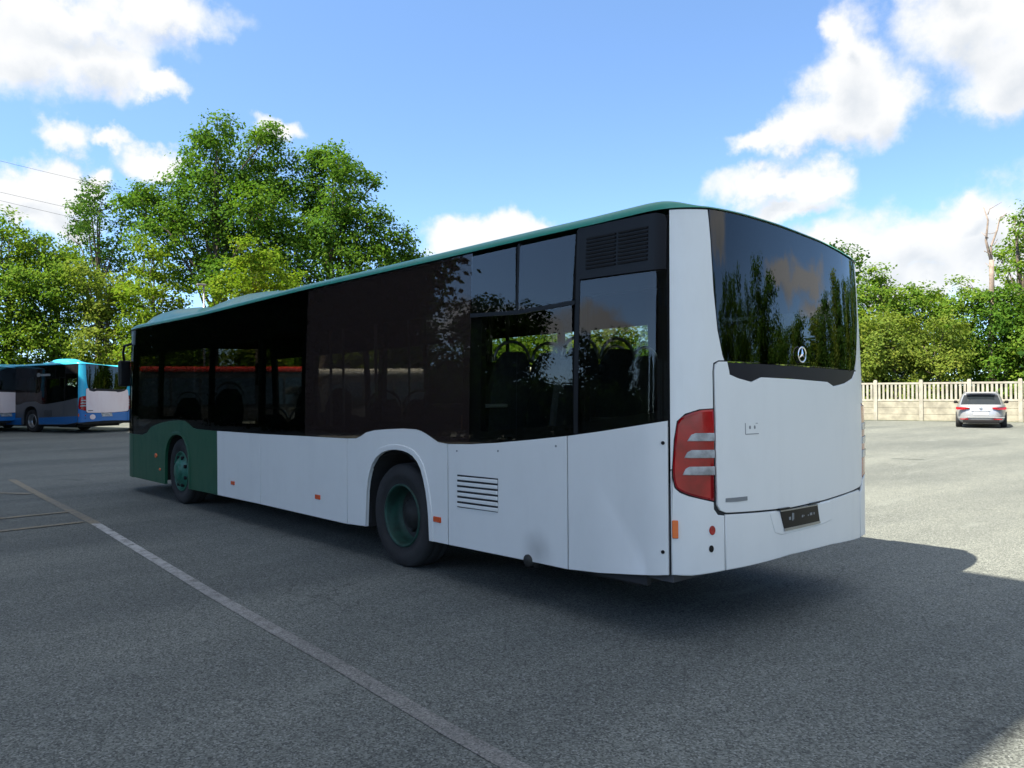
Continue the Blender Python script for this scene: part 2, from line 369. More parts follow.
M['line_y'] = make_line('faded_yellow_road_paint', (0.27, 0.22, 0.13), 0.30, 0.62, 0.75)

def sheet(name, pts, z, mat, label=None):
    bm = bmesh.new(); bm.faces.new([bm.verts.new((x, y, z)) for x, y in pts])
    bmesh.ops.recalc_face_normals(bm, faces=bm.faces)
    if bm.faces[:][0].normal.z < 0: bmesh.ops.reverse_faces(bm, faces=bm.faces[:])
    me = bpy.data.meshes.new(name); bm.to_mesh(me); bm.free(); me.materials.append(mat)
    o = link(bpy.data.objects.new(name, me)); o['kind'] = 'structure'
    return o

def strip(name, path, w, z, mat):
    L, Rr = [], []
    for i, p in enumerate(path):
        a = Vector(path[max(i - 1, 0)]); b = Vector(path[min(i + 1, len(path) - 1)]); d = (b - a).normalized(); n = Vector((-d.y, d.x)) * w / 2
        L.append((p[0] + n.x, p[1] + n.y)); Rr.append((p[0] - n.x, p[1] - n.y))
    return sheet(name, L + Rr[::-1], z, mat)

sheet('ground', [(-1500, -1500), (1500, -1500), (1500, 1500), (-1500, 1500)], 0.0, plain('rough_grass_ground', (0.05, 0.075, 0.02), 0.95, vscale=0.8, vary=0.4))
sheet('car_park_asphalt', [(-60, -36.6), (4, -35.95), (9.27, -34.45), (48, -23.4), (62, -8), (62, 40), (-60, 40)], 0.004, M['asphalt'])
strip('white_road_line', [(8.13, 2.64), (5.6, 2.79), (3.6, 2.91), (2.3, 2.97), (1.42, 3.0), (0.2, 3.07), (-1.2, 3.12)], 0.105, 0.008, M['line_w'])
strip('yellow_road_line', [(14.93, 2.40), (11.6, 2.53), (8.13, 2.64)], 0.12, 0.008, M['line_y'])
strip('yellow_hatch_line', [(13.2, 3.3), (12.1, 2.60)], 0.16, 0.012, M['line_y'])
strip('yellow_hatch_line', [(9.4, 4.3), (9.47, 2.66)], 0.13, 0.012, M['line_y'])
strip('yellow_hatch_line', [(8.25, 4.4), (8.36, 2.72)], 0.12, 0.012, M['line_y'])
strip('expansion_joint', [(5.25, -13.0), (4.62, -13.2)], 0.05, 0.008, M['matte'])

# ------------------------------------------------------------------ the bus body surface: (s, z) -> point
def catmull(P, n):
    P = [np.array(p, float) for p in P]; out = []
    for i in range(len(P) - 1):
        a = P[max(i - 1, 0)]; b = P[i]; c = P[i + 1]; d = P[min(i + 2, len(P) - 1)]
        for k in range(n):
            u = k / n; out.append(.5 * ((2 * b) + (c - a) * u + (2 * a - 5 * b + 4 * c - d) * u * u + (3 * b - a - 3 * c + d) * u ** 3))
    out.append(P[-1]); return out
HP = [(0,-.0001),(0,.15),(.006,.35),(.022,.58),(.048,.77),(.088,.93),(.14,1.055),(.205,1.15),(.285,1.22),(.38,1.26),(.5,1.275),(.8,1.275)]
FP = [(.8,1.275),(11.2,1.275),(11.45,1.268),(11.68,1.22),(11.85,1.1),(11.98,.85),(12.05,.5),(12.07,.2),(12.07,0)]
_p = catmull(HP, 12) + catmull(FP[:2], 1)[1:-1] + catmull(FP[1:], 10)
PL = np.array([_p[0]] + [p for a, p in zip(_p, _p[1:]) if np.linalg.norm(p - a) > 1e-6]); PL[0] = (0, 0)
SL = np.concatenate([[0], np.cumsum(np.linalg.norm(np.diff(PL, axis=0), axis=1))]); ST = float(SL[-1])

def plan(s):
    a = abs(s); x = np.interp(a, SL, PL[:, 0]); y = np.interp(a, SL, PL[:, 1])
    a0 = max(a - .01, 0); a1 = min(a + .01, ST)
    tx = np.interp(a1, SL, PL[:, 0]) - np.interp(a0, SL, PL[:, 0]); ty = np.interp(a1, SL, PL[:, 1]) - np.interp(a0, SL, PL[:, 1])
    L = math.hypot(tx, ty); nx, ny = -ty / L, tx / L
    if a < .005: nx, ny = -1., 0.
    if a > ST - .005: nx, ny = 1., 0.
    if s < 0: y = -y; ny = -ny
    return x, y, nx, ny
def tum(z): return .055 * (max(z - 1.25, 0) / 1.5) ** 1.5
def S(s, z, off=0.):
    x, y, nx, ny = plan(s); d = off - tum(z)
    return Vector((x + nx * d, y + ny * d, z))

S_CUTS = sorted({round(sgn * v, 3) for sgn in (1, -1) for v in list(np.arange(0, .5, .1)) + list(np.arange(.5, 1.5, .04)) + list(np.arange(1.5, 12, .5)) + list(np.arange(12, ST, .06))})
Z_CUTS = [1.25 + .15 * i for i in range(13)]
def patch(name, poly, mat, parent, off=0.0, thick=0.006, bevel=0.0):
    """panel cut from the body surface: outline poly of (s, z), its face `off` outside the surface"""
    bm = bmesh.new()
    poly = [p for i, p in enumerate(poly) if math.dist(p, poly[i - 1]) > 1e-4]
    ov = [bm.verts.new((s, z, 0)) for s, z in poly]
    if bevel:      # chamfered edge: a narrow ring round the face
        area = sum(a[0] * b[1] - b[0] * a[1] for a, b in zip(poly, poly[1:] + poly[:1])); sg = 1 if area > 0 else -1
        iv = []
        for i, p in enumerate(poly):
            a = Vector(poly[i - 1]); b = Vector(p); c = Vector(poly[(i + 1) % len(poly)])
            d1 = (b - a).normalized(); d2 = (c - b).normalized(); n1 = Vector((-d1.y, d1.x)); n2 = Vector((-d2.y, d2.x)); m_ = n1 + n2
            m_ = m_ / max(.5, m_.length_squared / 2) if m_.length > 1e-6 else n1
            q = b + m_ * sg * bevel * 1.2; iv.append(bm.verts.new((q.x, q.y, 0)))
        for i in range(len(poly)):
            j = (i + 1) % len(poly); bm.faces.new((ov[i], ov[j], iv[j], iv[i])).material_index = 1
        bm.faces.new(iv)
    else: bm.faces.new(ov)
    for f in bm.faces: f.normal_update()
    bmesh.ops.triangulate(bm, faces=bm.faces[:], ngon_method='EAR_CLIP')
    s0 = min(p[0] for p in poly); s1 = max(p[0] for p in poly); z0 = min(p[1] for p in poly); z1 = max(p[1] for p in poly)
    for c in S_CUTS:
        if s0 + .004 < c < s1 - .004: bmesh.ops.bisect_plane(bm, geom=bm.faces[:] + bm.edges[:] + bm.verts[:], plane_co=(c, 0, 0), plane_no=(1, 0, 0), dist=1e-5)
    for c in Z_CUTS:
        if z0 + .004 < c < z1 - .004: bmesh.ops.bisect_plane(bm, geom=bm.faces[:] + bm.edges[:] + bm.verts[:], plane_co=(0, c, 0), plane_no=(0, 1, 0), dist=1e-5)
    bmesh.ops.remove_doubles(bm, verts=bm.verts[:], dist=2e-4)
    crisp = [e for e in bm.edges if len({f.material_index for f in e.link_faces}) > 1]
    vs = bm.verts[:]; bnd = [e for e in bm.edges if len(e.link_faces) == 1]
    bset = {v for e in bnd for v in e.verts}
    inner = {v: bm.verts.new(S(v.co.x, v.co.y, off - thick)) for v in vs}
    faces = bm.faces[:]
    for f in faces:
        nf = bm.faces.new([inner[v] for v in f.verts][::-1])
    for e in bnd:
        a, b = e.verts
        if e.link_faces and len(e.link_faces) >= 1:
            f = e.link_faces[0]; l = [lp for lp in f.loops if lp.edge == e][0]
            if l.vert == b: a, b = b, a
        try: bm.faces.new((b, a, inner[a], inner[b]))
        except ValueError: pass
    for v in vs: v.co = S(v.co.x, v.co.y, off - (bevel if v in bset else 0.0))
    bmesh.ops.recalc_face_normals(bm, faces=bm.faces[:])
    for f in bm.faces: f.material_index = 0
    for f in faces: f.smooth = True
    for e in bnd + crisp: e.smooth = False
    me = bpy.data.meshes.new(name); bm.to_mesh(me); bm.free(); me.materials.append(mat)
    return link(bpy.data.objects.new(name, me), parent)

# traced outlines of the near side, ordered from the front of the bus to the rear
LOWER_TOP = [(14.0,.95),(12.62,.95),(12.1,.95),(11.848,.95),(11.62,.99),(11.398,1.092),(11.0,1.16),(10.569,1.205),(10.2,1.225),(9.898,1.221),(9.75,1.185),(9.584,1.131),(9.45,1.118),(8.712,1.118),(7.378,1.127),(6.342,1.142),(5.359,1.154),(5.143,1.163),(5.05,1.19),(4.953,1.229),(4.8,1.255),(4.576,1.272),(4.323,1.286),(4.107,1.285),(4.02,1.272),(3.945,1.25),(3.767,1.185),(3.637,1.176),(3.321,1.188),(2.989,1.214),(2.557,1.258),(2.197,1.299),(1.877,1.342),(1.523,1.395),(1.327,1.426),(1.30,1.43)]
LOWER_BOT = [(14.0,.24),(12.5,.24),(10.807,.250),(10.738,.253),(10.735,.42),(10.73,.60),(10.70,.75),(10.637,.86),(10.54,.94),(10.40,.995),(10.217,1.018),(10.05,1.0),(9.93,.945),(9.844,.86),(9.79,.75),(9.762,.60),(9.757,.42),(9.755,.265),(8.726,.278),(7.391,.291),(5.371,.297),(4.968,.318),(4.956,.50),(4.942,.663),(4.92,.76),(4.884,.851),(4.835,.93),(4.765,.997),(4.66,1.05),(4.536,1.080),(4.42,1.088),(4.318,1.085),(4.22,1.07),(4.149,1.046),(4.08,1.0),(4.025,.938),(3.985,.85),(3.951,.75),(3.93,.65),(3.915,.548),(3.90,.322),(3.62,.325),(2.716,.340),(2.209,.345),(1.888,.371),(1.533,.416),(1.30,.446)]
ROOF_Z = [(14.1,2.675),(12.2,2.69),(9.43,2.69),(6.43,2.746),(4.1,2.765),(2.75,2.78),(1.9,2.784),(1.32,2.795),(1.01,2.80),(.73,2.782),(.30,2.75),(-.25,2.70),(-.69,2.648),(-.95,2.63),(-1.3,2.66),(-2.5,2.70),(-9.4,2.69),(-14.1,2.675)]
def curve_between(C, s0, s1):
    """points of the front-to-rear polyline C between s0 > s1, ends interpolated"""
    def at(s):
        for (a, za), (b, zb) in zip(C, C[1:]):
            if b <= s <= a: return (s, za + (zb - za) * (a - s) / max(a - b, 1e-9))
        return (s, C[0][1] if s > C[0][0] else C[-1][1])
    return [at(s0)] + [p for p in C if s1 + 1e-4 < p[0] < s0 - 1e-4] + [at(s1)]
def roof_z(s): return float(np.interp(s, [p[0] for p in ROOF_Z[::-1]], [p[1] for p in ROOF_Z[::-1]]))
def flip(poly): return [(-s, z) for s, z in poly]
GAP = 0.006
def lower_poly(s0, s1): return curve_between(LOWER_BOT, s0 - GAP, s1 + GAP) + curve_between(LOWER_TOP, s0 - GAP, s1 + GAP)[::-1]
def band_poly(s0, s1, top=None, lo=0.004):
    t = [(s0 - GAP / 2, (roof_z(s0) if top is None else top) - .012), (s1 + GAP / 2, (roof_z(s1) if top is None else top) - .012)]
    return [(s, z + lo) for s, z in curve_between(LOWER_TOP, s0 - GAP / 2, s1 + GAP / 2)] + t[::-1]
def rect(s0, s1, z0, z1): return [(s0, z0), (s1, z0), (s1, z1), (s0, z1)]
def rrect(s0, s1, z0, z1, r, n=4):
    out = []
    for cx, cz, a0 in ((s1 - r, z1 - r, 0), (s0 + r, z1 - r, 90), (s0 + r, z0 + r, 180), (s1 - r, z0 + r, 270)):
        for k in range(n + 1):
            a = R_(a0 + 90 * k / n); out.append((cx + r * math.cos(a), cz + r * math.sin(a)))
    return out
def oval(cs, cz, rs, rz, n=16): return [(cs + rs * math.cos(2 * math.pi * k / n), cz + rz * math.sin(2 * math.pi * k / n)) for k in range(n)]

def make_bus():
    B = empty('city_bus')
    # ---- near side lower panels
    patch('front_side_panel', lower_poly(12.3, 8.718), M['green'], B, 0, .03, .002)
    patch('lower_side_panel', lower_poly(8.718, 7.384), M['white'], B, 0, .03, .002)
    patch('lower_side_panel', lower_poly(7.384, 5.325), M['white'], B, 0, .03, .002)
    patch('wheel_arch_panel', lower_poly(5.325, 3.630), M['white'], B, 0, .03, .002)
    grp = patch('engine_side_panel', lower_poly(3.630, 2.198), M['sooty'], B, 0, .03, .002)
    rsp = patch('rear_side_panel', lower_poly(2.198, 1.318), M['white'], B, 0, .03, .002)
    # raised lip of the rear wheel arch
    lip = [(s, z) for s, z in LOWER_BOT if 3.895 < s < 4.97]
    outer = [(4.43 + (s - 4.43) * 1.10, z if z < .4 else z * 1.045) for s, z in lip]
    patch('arch_lip', lip + outer[::-1], M['white'], B, .010, .02, .004)
    lipf = [(s, z) for s, z in LOWER_BOT if 9.754 < s < 10.739]
    patch('arch_lip', lipf + [(10.25 + (s - 10.25) * 1.10, z if z < .4 else z * 1.045) for s, z in lipf][::-1], M['green'], B, .010, .02, .004)
    for s0, s1 in ((12.3, 8.718), (8.718, 7.384), (7.384, 5.325), (5.325, 3.63), (3.63, 2.198), (2.198, 1.318)):
        patch('lower_side_panel', flip(lower_poly(s0, s1)), M['green'] if s0 > 12 else M['white'], B, 0, .03, .002)
    # dark joints behind the panel gaps
    for s in (8.718, 7.384, 5.325, 3.63, 2.198):
        zb = .35 if s < 9 else .3; zt = curve_between(LOWER_TOP, s + .01, s - .01)[0][1]
        for sg in (1, -1): patch('panel_joint', [(sg * a, z) for a, z in rect(s - .02, s + .02, zb, zt)], M['seam'], B, -.012, .01)
    # ---- glazing of both sides
    panes = [(12.3, 11.12, 'glassd', None), (11.12, 6.23, 'glassd', None), (6.23, 3.332, 'glassf', None)]
    for s0, s1, g, top in panes:
        for fl in (0, 1):
            p = band_poly(s0, s1)
            patch('side_window', flip(p) if fl else p, M[g if not fl else 'glass'], B, 0, .006)
    for fl in (0, 1):
        k = flip if fl else (lambda p: p)
        def q(*pts): return k(list(pts))
        # hinged vent panes over fixed panes
        patch('vent_pane', q((3.326, 2.262), (2.772, 2.243), (2.790, roof_z(2.78) - .04), (3.340, roof_z(3.3) - .04)), M['glass'], B, .004, .006)
        patch('vent_pane', q((2.738, 2.241), (2.160, 2.268), (2.140, roof_z(2.1) - .04), (2.752, roof_z(2.75) - .04)), M['glass'], B, .004, .006)
        patch('side_window', k([(s, z + .004) for s, z in curve_between(LOWER_TOP, 3.326, 2.755)] + [(2.755, 2.212), (3.326, 2.231)]), M['glass'], B, 0, .006)
        patch('side_window', k([(s, z + .004) for s, z in curve_between(LOWER_TOP, 2.745, 2.13)] + [(2.165, 2.238), (2.745, 2.212)]), M['glass'], B, 0, .006)
        patch('side_window', k([(s, z + .004) for s, z in curve_between(LOWER_TOP, 2.085, 1.325)] + [(1.325, 2.395), (2.085, 2.400)]), M['glass'], B, 0, .006)
        patch('window_bar', k(rect(2.745, 2.765, 2.225, roof_z(2.75) - .02)), M['black'], B, .006, .03)
        patch('window_bar', k([(3.335, 2.231), (2.75, 2.212), (2.13, 2.238), (2.13, 2.268), (2.75, 2.243), (3.335, 2.262)]), M['black'], B, .007, .03)
        vp = patch('vent_panel', k([(2.115, 2.412), (1.330, 2.405), (1.325, 2.72), (1.345, 2.762), (1.42, 2.778), (2.115, 2.778)]), M['black'], B, .004, .02)
        for sa, sb in ((2.028, 1.757), (1.730, 1.477)):
            for i in range(9):
                z = 2.475 + i * .026
                patch('louvre_slat', k(rect(sb, sa, z, z + .013)), M['matte'], vp, .013, .008)
        patch('rear_quarter_bar', k(rect(2.088, 2.128, 1.32, 2.77)), M['black'], B, .003, .02)
        # opaque dark borders and pillars inside the glass
        patch('cantrail', k([(12.3, 2.22), (9.3, 2.24), (6.3, 2.27), (3.34, 2.29), (3.34, 2.735), (6.3, 2.715), (9.3, 2.66), (12.3, 2.66)]), M['matte'], B, -.02, .05)
        patch('cantrail', k([(3.34, 2.29), (1.32, 2.29), (1.32, 2.76), (3.34, 2.74)]), M['matte'], B, -.02, .05)
        patch('window_sill', k([(s, z - .04) for s, z in curve_between(LOWER_TOP, 12.3, 1.32)] + [(1.32, 1.50), (2.2, 1.38), (3.3, 1.29), (3.7, 1.29), (4.0, 1.36), (4.95, 1.34), (5.2, 1.27), (9.3, 1.22), (9.9, 1.31), (11.2, 1.25), (11.9, 1.05), (12.3, 1.04)]), M['matte'], B, -.02, .05)
        for s, w in ((11.12, .10), (9.05, .09), (7.45, .09), (6.23, .30), (4.75, .08), (3.34, .24), (2.11, .12), (1.36, .09)):
            patch('pillar', k(rect(s - w / 2, s + w / 2, 1.0 if s > 3 else 1.25, 2.7)), M['matte'], B, -.03, .05)
    # ---- louvre in the engine side panel
    lg = patch('louvre_grille', [(3.497, .657), (2.972, .668), (2.968, .936), (3.494, .929)], M['seam'], grp, .003, .006)
    for i in range(6):
        z = .668 + i * .0445
        patch('louvre_slat', [(3.496, z - .004), (2.971, z + .006), (2.971, z + .034), (3.496, z + .024)], M['white'], lg, .012, .010, .004)
    for s, z in ((1.354, 1.285), (1.361, .587)): patch('fastener', oval(s, z, .012, .012), M['black'], rsp, .004, .006)
    for s, z in ((3.498, 1.125), (2.965, 1.152), (2.311, 1.222)): patch('fastener', oval(s, z, .008, .008), M['grey'], grp, .004, .006)
    for s, z in ((8.195, .476), (5.938, .511), (3.783, .520)):
        patch('side_reflector', rrect(s - .055, s + .055, z - .024, z + .024, .008), M['reflector'], B, .010, .012, .003)
        patch('side_reflector', flip(rrect(s - .055, s + .055, z - .024, z + .024, .008)), M['reflector'], B, .010, .012, .003)
    patch('turn_indicator', oval(11.16, .66, .05, .035), M['amber'], B, .012, .014, .004)
    patch('side_marker', oval(10.98, .46, .03, .02), M['amber'], B, .010, .012, .003)
    ex = MB(); ex.lathe([(.0, .06), (.036, .06), (.036, -.03), (.046, -.03), (.046, .10), (.0, .10)][::-1], (1.60, 1.185, .345), 'Y', 20)
    ex.lathe([(.058, .02), (.063, .02), (.063, -.03), (.058, -.03)], (1.60, 1.235, .345), 'Y', 20)
    o = ex.build('exhaust_pipe', M['exhaust'], B)
    # ---- rear: corner posts, lamps, bumper, engine door, window
    RW = [(1.011,2.790),(1.004,2.700),(.998,2.591),(.989,2.266),(.969,2.008),(.936,1.846),(.912,1.806),(-.730,1.762),(-.790,1.83),(-.834,1.93),(-.915,2.164),(-.945,2.41),(-.935,2.577),(-.92,2.612),(-.69,2.635),(-.25,2.690),(.30,2.738),(.73,2.771)]
    patch('rear_window', RW, M['glassr'], B, .004, .008)
    patch('rear_window_border', [(1.010,2.790),(1.0,2.700),(.993,2.591),(.984,2.266),(.969,2.008),(.936,1.83),(.86,1.83),(.90,2.0),(.915,2.27),(.915,2.52),(.80,2.56),(.30,2.535),(-.25,2.49),(-.69,2.44),(-.87,2.40),(-.85,2.16),(-.76,1.93),(-.70,1.80),(-.790,1.81),(-.834,1.93),(-.915,2.164),(-.945,2.41),(-.935,2.577),(-.92,2.610),(-.69,2.633),(-.25,2.688),(.30,2.736),(.73,2.769)], M['band'], B, -.012, .02)
    BT = [(.906,1.798),(.892,1.724),(.816,1.698),(.706,1.675),(.656,1.691),(.605,1.706),(.203,1.693),(-.226,1.674),(-.317,1.641),(-.508,1.663),(-.66,1.70),(-.725,1.755)]
    patch('rear_trim_band', BT, M['band'], B, .010, .02)
    DR = [(.975,1.803),(.912,1.803)] + [(s + (.004 if i < 2 else 0), z - .004) for i, (s, z) in enumerate(BT[1:-1])] + [(-.735,1.752),(-.80,1.745),(-.832,1.70),(-.862,1.40),(-.862,1.215),(-.846,.915),(-.82,.875),(-.77,.857),(-.599,.845),(-.15,.822),(.297,.812),(.943,.834),(.985,.850),(1.008,.886),(1.014,1.238),(1.012,1.74),(1.004,1.785)]
    door = patch('engine_door', DR, M['white'], B, .014, .03, .003)
    for a in ((.778,.652,1.329,1.334),(.774,.779,1.334,1.404),(.68,.66,1.398,1.402)):
        patch('flap_seam', rect(*a), M['grey'], door, .0155, .003)
    for a in ((.735,1.375),(.69,1.375)): patch('flap_lock', oval(a[0], a[1], .008, .012, 10), M['grey'], door, .0155, .003)
    bd = patch('name_badge', [(.947,.927),(.769,.928),(.769,.902),(.86,.900),(.948,.903)], M['grey'], door, .018, .006)
    # dark backing of the seam round the door
    patch('door_joint', [(1.03,1.83),(.9,1.83),(.9,.80),(1.03,.80)], M['seam'], B, -.004, .01)
    patch('door_joint', [(-.70,1.78),(-.88,1.78),(-.88,.80),(-.70,.80)], M['seam'], B, -.004, .01)
    patch('door_joint', [(.98,.80),(-.86,.80),(-.86,.875),(.98,.875)], M['seam'], B, -.006, .01)
    # posts
    patch('corner_post', [(1.306,1.118),(1.306,2.786),(1.017,2.788),(1.010,2.70),(1.004,2.591),(.995,2.266),(.975,2.008),(.942,1.846),(.93,1.812),(.975,1.812),(1.014,1.795),(1.022,1.74),(1.024,1.505),(1.12,1.500),(1.214,1.472),(1.265,1.425),(1.285,1.305),(1.298,1.118)], M['white'], B, .002, .03)
    patch('corner_post', [(-1.306,1.118),(-1.306,2.63),(-.925,2.615),(-.941,2.577),(-.951,2.41),(-.921,2.164),(-.842,1.93),(-.80,1.83),(-.775,1.765),(-.80,1.757),(-.845,1.70),(-.872,1.505),(-1.12,1.500),(-1.214,1.472),(-1.265,1.425),(-1.285,1.305),(-1.298,1.118)], M['white'], B, .002, .03)
    LT = [(1.022,1.498),(1.024,.914),(1.10,.930),(1.186,.955),(1.24,.978),(1.274,1.005),(1.288,1.06),(1.291,1.114),(1.287,1.2),(1.277,1.305),(1.257,1.42),(1.206,1.464),(1.114,1.492)]
    LT = [tuple(float(c) for c in p) for p in catmull(LT[1:] + LT[:1], 4)]
    for sg in (1, -1):
        pm = (lambda P: P) if sg > 0 else (lambda P: [(-(s - (.165 if True else 0)) if s < 1.1 else -(s - .165 * max(0, (1.29 - s) / .19)), z) for s, z in P])
        tl = patch('tail_lamp', pm(LT), M['red'], B, .012, .03, .010)
        LTb = [(max(1.018, 1.155 + (s - 1.155) * 1.06), 1.206 + (z - 1.206) * 1.03) for s, z in LT]
        patch('lamp_gasket', pm(LTb), M['matte'], tl, .001, .012)
        for l in ([(1.024,1.347),(1.150,1.349),(1.178,1.338),(1.202,1.299),(1.024,1.296)], [(1.024,1.240),(1.175,1.242),(1.203,1.228),(1.222,1.192),(1.024,1.188)], [(1.024,1.135),(1.190,1.136),(1.215,1.122),(1.232,1.084),(1.024,1.080)]):
            patch('clear_lens', pm(l), M['clear'], tl, .019, .012, .003)
    # bumper
    bl = [(1.306,.446),(1.191,.444),(.952,.464),(.952,.815),(1.0,.822),(1.028,.86),(1.030,.905),(1.19,.945),(1.25,.968),(1.284,1.0),(1.296,1.06),(1.300,1.108),(1.306,1.108)]
    bc = patch('bumper_corner', bl, M['white'], B, .010, .04, .006)
    brr = [(-s + (.15 if s < 1.05 else .0), z) for s, z in bl]
    patch('bumper_corner', brr, M['white'], B, .010, .04, .006)
    bumper = patch('bumper', [(.946,.465),(.303,.490),(-.25,.486),(-.79,.460),(-.79,.80),(-.77,.835),(-.599,.832),(-.15,.809),(.297,.799),(.946,.821)], M['white'], B, .010, .04, .005)
    patch('plate_recess', [(.548,.800),(.49,.66),(.417,.638),(-.12,.652),(-.25,.668),(-.262,.803)], M['white'], bumper, .014, .006, .004)
    am = patch('side_marker', rrect(1.262, 1.298, .681, .796, .006), M['amber'], bc, .022, .014, .003)
    patch('rear_reflector', oval(1.045, .728, .021, .030), M['red'], bc, .017, .008, .003)
    patch('sensor', oval(1.053, .611, .016, .022), M['black'], bc, .014, .006)
    # licence plate, tilted frame with dark plate and worn pale specks
    pl = patch('licence_plate', [(.437,.797),(-.032,.795),(-.060,.682),(.394,.680)], M['black'], bumper, .020, .006)
    patch('plate_frame', [(.394,.680),(-.060,.682),(-.065,.665),(.394,.662)], M['steel'], pl, .023, .009)
    patch('plate_frame', [(.437,.797),(-.032,.795),(-.030,.803),(.440,.806)], M['steel'], pl, .023, .009)
    for s, z, w, h in ((.330,.742,.011,.010),(.298,.750,.006,.026),(.285,.752,.004,.022),(.175,.741,.008,.008),(.155,.742,.005,.005),(.10,.739,.005,.005),(.062,.744,.015,.009),(.02,.744,.006,.008)):
        patch('plate_mark', rect(s - w, s + w, z - h, z + h), M['grey'], pl, .0215, .002)
    for s in (.40, .012): patch('plate_lamp', rect(s - .06, s + .06, .812, .820), M['black'], bumper, .03, .03)
    # round three-pointed emblem on the glass
    em = MB(); c = S(.131, 1.861, .02)
    em.lathe([(.046, 0), (.053, -.006), (.060, 0), (.053, .006), (.046, 0)], c, 'X', 28)
    for a in (90, 210, 330):
        d = Vector((0, math.cos(R_(a)), math.sin(R_(a)))); n = Vector((0, -d.z, d.y))
        v = [c + n * .011, c + d * .050, c - n * .011, c + Vector((-.010, 0, 0)) + d * .004]
        bv = [em.bm.verts.new(p) for p in v]
        em.bm.faces.new((bv[0], bv[1], bv[3])); em.bm.faces.new((bv[1], bv[2], bv[3])); em.bm.faces.new((bv[0], bv[2], bv[1]))
    em.build('round_emblem', M['chrome'], B)
    # ---- front
    def fr(s0, s1, z0, z1): return rect(s0, s1, z0, z1)
    for sg in (1, -1):
        k = (lambda P: P) if sg > 0 else flip
        patch('front_bumper', k(rect(12.306, 14.053, .235, .945)), M['green'], B, 0, .03)
        patch('headlamp', k(rrect(12.75, 13.3, .55, .80, .05)), M['clear'], B, .012, .02, .004)
        patch('windscreen', k(rect(12.306, 14.053, .955, 2.42)), M['glassd'], B, 0, .006)
        patch('destination_panel', k(rect(12.306, 14.053, 2.425, 2.66)), M['black'], B, 0, .02)
        patch('screen_pillar', k(rect(12.25, 12.42, .95, 2.68)), M['black'], B, -.012, .05)
    # ---- roof: rings from the cantrail inward
    rb = bmesh.new()
    ss = [s for s in S_CUTS if -ST + .01 < s < ST - .01] + [ST - .002]
    ss = sorted(set(ss + [-(ST - .002)]))
    rings = []
    for k, (inw, up) in enumerate(((0.0, 0.0), (0.004, .032), (.03, .060), (.085, .082), (.19, .10), (.45, .12), (1.0, .14))):
        ring = []
        for s in ss:
            p = S(s, roof_z(s), .012)
            g = min(1, max(0, (abs(s) - 1.0) / .35)); g = .28 + .72 * g * g * (3 - 2 * g)
            gf = 1 if abs(s) < 12.3 else max(.35, 1 - (abs(s) - 12.3) / 1.2)
            tx = min(max(p.x, 1.6), 10.9); q = Vector((p.x + (tx - p.x) * inw, p.y * (1 - inw), p.z + up * min(g, gf) + max(0, inw - .15) * (1 - min(g, gf)) * .15))
            if inw == 1.0: q = Vector((q.x, 0, 2.84))
            ring.append(rb.verts.new(q))
        rings.append(ring)
    n = len(ss)
    for r0, r1 in zip(rings, rings[1:]):
        for i in range(n):
            j = (i + 1) % n
            f = rb.faces.new((r0[i], r0[j], r1[j], r1[i])); f.smooth = True
    bmesh.ops.remove_doubles(rb, verts=rb.verts[:], dist=1e-4)
    bmesh.ops.recalc_face_normals(rb, faces=rb.faces[:])
    me = bpy.data.meshes.new('roof'); rb.to_mesh(me); rb.free(); me.materials.append(M['roof'])
    link(bpy.data.objects.new('roof', me), B)
    # roof pods (front hatch fairing and air-conditioning pod)
    def pod(prof, hw):
        b = MB(); rows = []; xs = [p[0] for p in prof]; zs = [p[1] for p in prof]
        for i in range(25):
            x = xs[0] + (xs[-1] - xs[0]) * i / 24; zt = float(np.interp(x, xs, zs)); row = []
            for kx in range(17):
                v = -1 + 2 * kx / 16; c = max(0, 1 - abs(v) ** 12) ** .5
                row.append(b.bm.verts.new((x, v * hw, 2.74 + (zt - 2.74) * c)))
            rows.append(row)
        for r0, r1 in zip(rows, rows[1:]):
            for kx in range(16):
                f = b.bm.faces.new((r0[kx], r1[kx], r1[kx + 1], r0[kx + 1])); f.smooth = True
        return b.build('roof_pod', M['roof'], B)
    pod([(6.15, 2.782), (6.30, 2.852), (6.60, 2.907), (7.00, 2.937), (7.50, 2.957), (8.00, 2.947), (8.60, 2.907), (8.95, 2.862), (9.00, 2.802)], 1.03)
    pod([(9.02, 2.822), (9.10, 2.892), (9.60, 2.937), (10.30, 2.967), (10.90, 2.957), (11.40, 2.917), (11.70, 2.822)], 1.05)
    # ---- inner shell, floor, underbody
    b = MB(); b.box((6.3, 0, .36), (11.3, 1.58, .06)); b.box((6.3, .99, .36), (4.6, .40, .06)); b.box((6.3, -.99, .36), (4.6, .40, .06)); b.box((10.85, .95, .36), (1.6, .34, .06)); b.box((10.85, -.95, .36), (1.6, .34, .06)); b.box((1.5, .0, .70), (2.4, 2.40, .62)); b.build('floor', M['flooring'], B)
    b = MB(); b.box((.72, 0, 1.05), (.8, 2.2, .75)); b.build('engine_bay', M['shell'], B)
    b = MB(); b.box((6.2, 0, 2.66), (11.2, 2.3, .05)); b.build('saloon_ceiling', M['ceiling'], B)
    b = MB(); b.box((6.3, 0, .29), (11.0, 1.9, .10)); b.box((1.3, 0, .45), (1.6, 2.2, .10)); b.box((2.2, 0, .30), (1.2, .9, .22)); b.box((3.4, 0, .42), (.16, 1.7, .16)); b.box((9.24, 0, .42), (.14, 1.7, .14)); b.build('underbody', M['under'], B)
